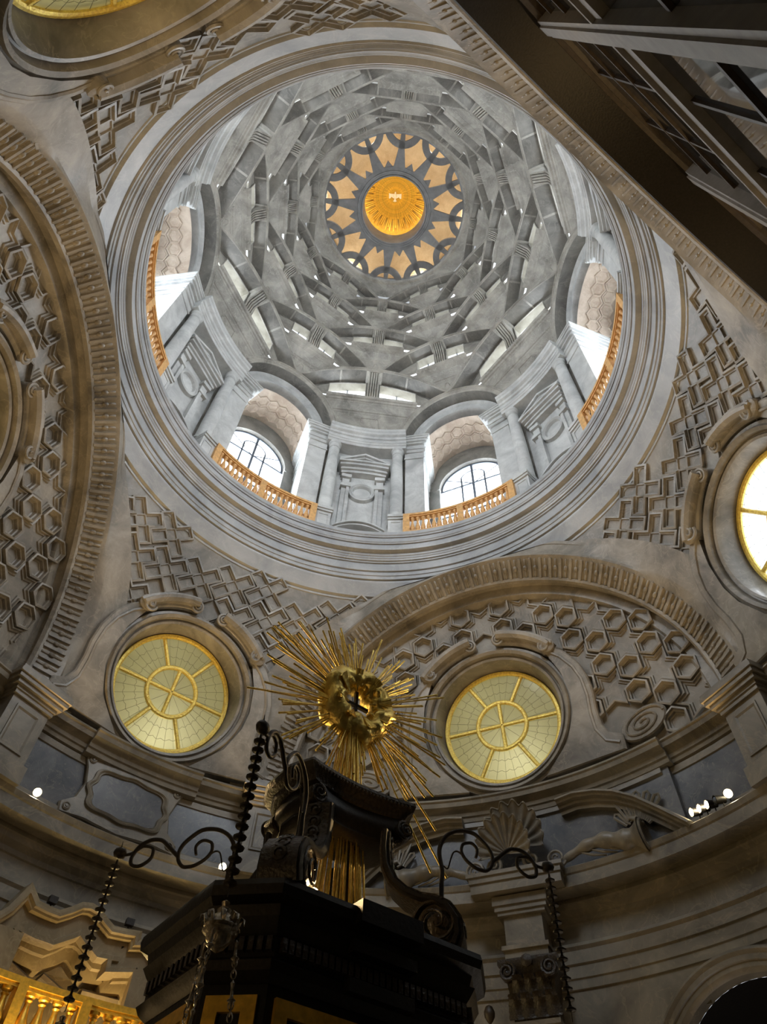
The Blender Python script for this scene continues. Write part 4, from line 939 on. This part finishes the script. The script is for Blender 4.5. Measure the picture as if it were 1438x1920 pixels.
# ================================================================= gilded sunburst above the altar
su = thing('gilded_sunburst', 'gilded cloud ring with a halo of long golden rods above the black altar', 'sunburst', loc3(AZ, 0, .07, 7.6), AZ)
rows = []
for i in range(60):
    a = 2*PI*i/60; row = []
    for j in range(14):
        b = 2*PI*j/14; wob = 1+.16*sin(5*a+1)*cos(b)+.13*sin(9*a+2*b)+.12*cos(3*a-3*b+.5)+.06*sin(17*a+5*b)
        rr = .36+.18*wob*cos(b)*(1 if cos(b) > 0 else .8); row.append((.19*wob*sin(b), rr*cos(a), rr*sin(a)*1.04))
    rows.append(row)
cl = MB().loft(rows, cu=True, cv=True).build('cloud_ring', M_GOLD, su, 80)
blob = MB().lathe([(.0, -.1), (.07, -.07), (.1, 0), (.07, .07), (.0, .1)], n=10).mesh('cloud_puff', M_GOLD, 80)
for i in range(22):
    a = rnd.uniform(0, 2*PI); rr = rnd.uniform(.28, .44); k = rnd.uniform(.35, .65)
    o = ob('cloud_puff', blob, cl, (.10+rnd.uniform(-.02, .05), rr*cos(a), rr*sin(a)), (rnd.uniform(0, 3), rnd.uniform(0, 3), 0)); o.scale = (k, k*rnd.uniform(.8, 1.5), k)
rod = {}
def rodme(L):
    L = round(L, 1)
    if L not in rod: rod[L] = MB().lathe([(.008, 0), (.010, L*.5), (.0135, L)], n=6).mesh('ray', M_GOLD, 60)
    return rod[L]
def addrod(p0, d, L):
    q = Vector(d).normalized().to_track_quat('Z', 'Y'); o = ob('ray', rodme(L), su, p0); o.rotation_euler = q.to_euler()
for c in range(24):
    a0 = 360*c/24+rnd.uniform(-2, 2); base_L = 1.25+.3*abs(cos(R(a0)))+rnd.uniform(-.12, .12)
    if 235 < a0 < 300: base_L = 1.0+rnd.uniform(0, .35)
    for j in range(6):
        a = R(a0+(j-2.5)*1.9+rnd.uniform(-.6, .6)); L = base_L-.13*abs(j-2.5)-rnd.uniform(0, .15)
        tlt = rnd.uniform(-.16, .22)
        addrod((.0+rnd.uniform(-.06, .06), .42*cos(a), .42*sin(a)), (tlt, cos(a), sin(a)), max(.3, L-.42))
for a, L in ((-62, 1.75), (-57, 1.95), (-50, 1.35)): addrod((.05, .4*cos(R(a)), .4*sin(R(a))), (.1, cos(R(a)), sin(R(a))), L)
for c in range(8):    # short bunches on the face of the cloud
    a = 2*PI*c/8+.3
    for j in range(6):
        addrod((.08, .17*cos(a), .17*sin(a)), (.55+.1*rnd.random(), cos(a+(j-2.5)*.09), sin(a+(j-2.5)*.09)), .3)
for i in range(40):   # sheaf of rods running down through the crown
    a = 2*PI*i/40*1.0; k = .55+.45*((i*7) % 5)/4
    p0 = Vector((.10*cos(a)*k, -.05+.12*sin(a)*k, -.35)); p1 = Vector((.22*cos(a)*k, -.02+.34*sin(a)*k, -2.95))
    addrod(p0, p1-p0, (p1-p0).length)
mb = MB().box(IDF, -.02, .02, -.022, .022, -.30, .22); mb.box(IDF, -.02, .02, -.19, .19, -.02, .025); mb.build('cross', M_WOOD, su, 0)

# ================================================================= iron brackets and hanging lamps
PX = lambda x, y: (1.1+(440-x)/176.7, 5.42+(1600-y)/162)
SA = [(440, 1690), (438, 1640), (436, 1616), (440, 1582), (429, 1557), (410, 1544), (390, 1540), (370, 1543), (355, 1554), (341, 1570), (336, 1585), (339, 1599), (349, 1609), (361, 1609), (373, 1605), (388, 1594), (396, 1581), (395, 1570), (390, 1564), (375, 1562), (365, 1573), (369, 1588)]
SB = [(336, 1592), (325, 1584), (303, 1568), (290, 1565), (277, 1567), (264, 1575), (256, 1586), (252, 1600), (256, 1611), (269, 1613), (281, 1606), (288, 1597), (288, 1586), (284, 1580), (268, 1578), (257, 1586), (247, 1593), (225, 1597)]
SC = [(392, 1588), (403, 1580), (412, 1582), (418, 1594), (425, 1612), (433, 1608)]
bell = MB().lathe([(.004, .085), (.012, .08), (.012, .055), (.020, .04), (.032, .03), (.054, .016), (.050, .004), (.014, .0), (.004, -.01)], n=10).mesh('bell', M_IRON, 40)
spin = MB().lathe([(.004, 0), (.016, .02), (.010, .04), (.012, .10), (.03, .115), (.012, .13), (.008, .15)], n=8).mesh('chain_spindle', M_SILVER, 40)
link = MB().loft([[((.017+.005*cos(b))*cos(a), .005*sin(b), (.027+.005*cos(b))*sin(a)) for b in (0, 2.1, 4.2)] for a in [2*PI*i/10 for i in range(10)]], cu=True, cv=True).mesh('link', M_SILVER, 60)
for azb, dz, lb, lb2 in ((180, 0, 'curled iron bracket reaching left from the black altar', 'silver lamp hanging on a bell string from the left curled bracket'),
                    (4.5, .20, 'curled iron bracket reaching right from the black altar', 'silver lamp hanging on a bell string from the right curled bracket'),
                    (-107, .02, 'curled iron bracket pointing toward the viewer, seen edge on', 'silver lamp with chains hanging closest to the viewer before the altar')):
    base = Vector(pol(azb, 1.08, 4.86)); bk = thing('iron_bracket', lb, 'bracket', base, azb)
    G = lambda p: (PX(*p)[0]-1.08, 0, PX(*p)[1]+dz-4.86)
    MB().curve([G(p) for p in SA], .026, .016).build('main_scroll', M_IRON, bk, 60)
    MB().curve([G(p) for p in SB], .024, .016).build('tip_scroll', M_IRON, bk, 60)
    MB().curve([G(p) for p in SC], .010, .008, 6).build('tail_scroll', M_IRON, bk, 60)
    tip = Vector(G((228, 1592))); mb = MB().lathe([(.0, -.075), (.05, -.05), (.062, 0), (.045, .05), (.0, .075)], tip, 10, (1, 0, .1)); mb.tube([tip+Vector((0, 0, .03)), tip+Vector((.01, 0, .13))], [.012, .003], 6); mb.build('leaf_finial', M_IRON, bk, 60)
    top = Vector(pol(azb, 1.08+tip.x, 4.86+tip.z-.06))
    hl = thing('hanging_lamp', lb2, 'lamp', top)
    nb = 15; sp = .086
    for i in range(nb): ob('bell', bell, hl, (0, 0, -.10-sp*i))
    MB().tube([(0, 0, 0), (0, 0, -.10-sp*nb)], .004, 5).build('wire', M_IRON, hl, 60)
    z0 = -.12-sp*nb
    mb = MB().lathe([(.0, 0), (.03, -.02), (.02, -.05), (.05, -.07), (.045, -.10), (.075, -.12), (.11, -.16), (.12, -.185), (.10, -.20), (.125, -.215), (.09, -.24), (.085, -.27), (.05, -.315), (.02, -.335), (.0, -.345)], (0, 0, z0), 16); cr = mb.build('lamp_crown', M_SILVER, hl, 30)
    lv = MB().tube([(.10, 0, 0), (.125, 0, .05), (.15, 0, .035), (.155, 0, .0)], [.03, .026, .018, .006], 6, flat=.5).mesh('leaf', M_SILVER, 60)
    for i in range(9): ob('leaf', lv, cr, (0, 0, z0-.17), (0, 0, 2*PI*i/9))
    for k in range(3):
        a = R(20+120*k); p0 = Vector((.12*cos(a), .12*sin(a), z0-.21)); p1 = Vector((.30*cos(a), .30*sin(a), z0-1.9))
        n_ = 7; d_ = (p1-p0).normalized(); q_ = d_.to_track_quat('Z', 'Y').to_euler()
        for i in range(n_):
            ob('chain_spindle', spin, hl, p0.lerp(p1, (i+.12)/n_), q_)
            for j in (0, 1, 2):
                ob('link', link, hl, p0.lerp(p1, (i+.70+.14*j)/n_), (0, 0, a+PI/2*(j % 2)))
    MB().lathe([(.31, .05), (.33, .02), (.29, -.02), (.26, -.12), (.15, -.22), (.06, -.26), (.08, -.30), (.02, -.36)], (0, 0, z0-1.95), 20).build('lamp_bowl', M_SILVER, hl, 40)

# ================================================================= lamps on the cornices
def bulb_lamp(label, p, tgt, name='flood_lamp', bulb_r=.07, k=1, lit=True):
    p = Vector(p); t = thing(name, label, 'lamp', p); d = (Vector(tgt)-p).normalized()
    MB().lathe([(r_*k, h_*k) for r_, h_ in ((.02, -.20), (.07, -.18), (.085, -.02), (.095, .03), (.085, .03), (.07, -.03))], (0, 0, 0), 14, d).build('housing', M_IRON, t, 40)
    MB().lathe([(.0, -.01), (bulb_r, .0), (bulb_r, .025), (bulb_r*.6, .05), (0, .06)], (0, 0, 0), 14, d).build('bulb', M_BULB if lit else M_FRAME, t, 60)
    MB().tube([d*-.12*k, d*-.12*k+Vector((0, 0, -.16*k))], .015*k, 6).build('stand', M_IRON, t, 40)
    return t
camp = cam.matrix_world.translation
bulb_lamp('glowing round floodlight on the cornice at the left edge', pol(137.9, 8.62, 9.66), camp)
bulb_lamp('glowing round floodlight on the cornice above the row of spotlights at right', pol(32.7, 8.62, 9.74), camp)
bulb_lamp('small bright floodlight on the cornice behind the left iron bracket', pol(109.2, 8.62, 9.58), camp)
for i, (a, lb, lit) in enumerate(((37.9, 'lit spotlight nearest the end of the broken pediment', 1), (36.7, 'second lit spotlight from the broken pediment', 1), (35.5, 'third lit spotlight from the broken pediment', 1), (34.2, 'unlit spotlight at the right end of the row on the cornice', 0))):
    bulb_lamp(lb, pol(a, 8.50, 9.66), pol(70, 5.5, 9.0), 'spotlight', .06, lit=bool(lit))
for s, lb in ((-.76, 'left one of the two small bright bulbs on the altar ledge'), (-.67, 'right one of the two small bright bulbs on the altar ledge')):
    bulb_lamp(lb, loc3(AZ, .72, s, 4.70), camp, 'altar_bulb', .034, k=.42)
    lamp('POINT', 'altar_light', loc3(AZ, .80, s, 4.78), E_ALTAR, WARM, .05)
for a, z in ((130.0, 7.95), (119.6, 8.02)):
    p = pol(a, 8.72, z); t = thing('small_spotlight', 'small black spotlight on the wavy hood, %s of the two' % ('left' if a > 125 else 'right'), 'lamp', p, a)
    MB().box(IDF, -.07, .05, -.08, .08, .0, .12).build('housing', M_IRON, t, 0); MB().tube([(.0, 0, -.04), (.0, 0, .03)], .02, 6).build('stand', M_IRON, t, 40)
t = thing('ball_finial', 'brown wooden ball on a thin rod beside the dark carved capital', 'finial', pol(71.0, 8.80, 5.2))
MB().lathe([(.02, 0), (.02, 1.75), (.05, 1.78), (.10, 1.86), (.11, 1.94), (.07, 2.03), (.02, 2.06)], n=12).build('ball_and_rod', M_WOOD, t, 40)
t = thing('pointed_stick', 'pale pointed wooden stick leaning on the altar ledge by the right scroll', 'stick', loc3(AZ, .62, .22, 4.52))
MB().tube([(0, 0, 0), (-.02, -.03, .2), (-.05, -.06, .34)], [.022, .02, .004], 6).build('shaft', M_GREYW, t, 40)
t = thing('dark_cylinder_lamp', 'small dark cylinder spotlight on the altar ledge beside the right scroll', 'lamp', loc3(AZ, .66, .36, 4.54))
MB().lathe([(.035, 0), (.045, .02), (.045, .2), (.03, .22)], (0, 0, 0), 12, (.1, .1, 1)).build('housing', M_FRAME, t, 40)
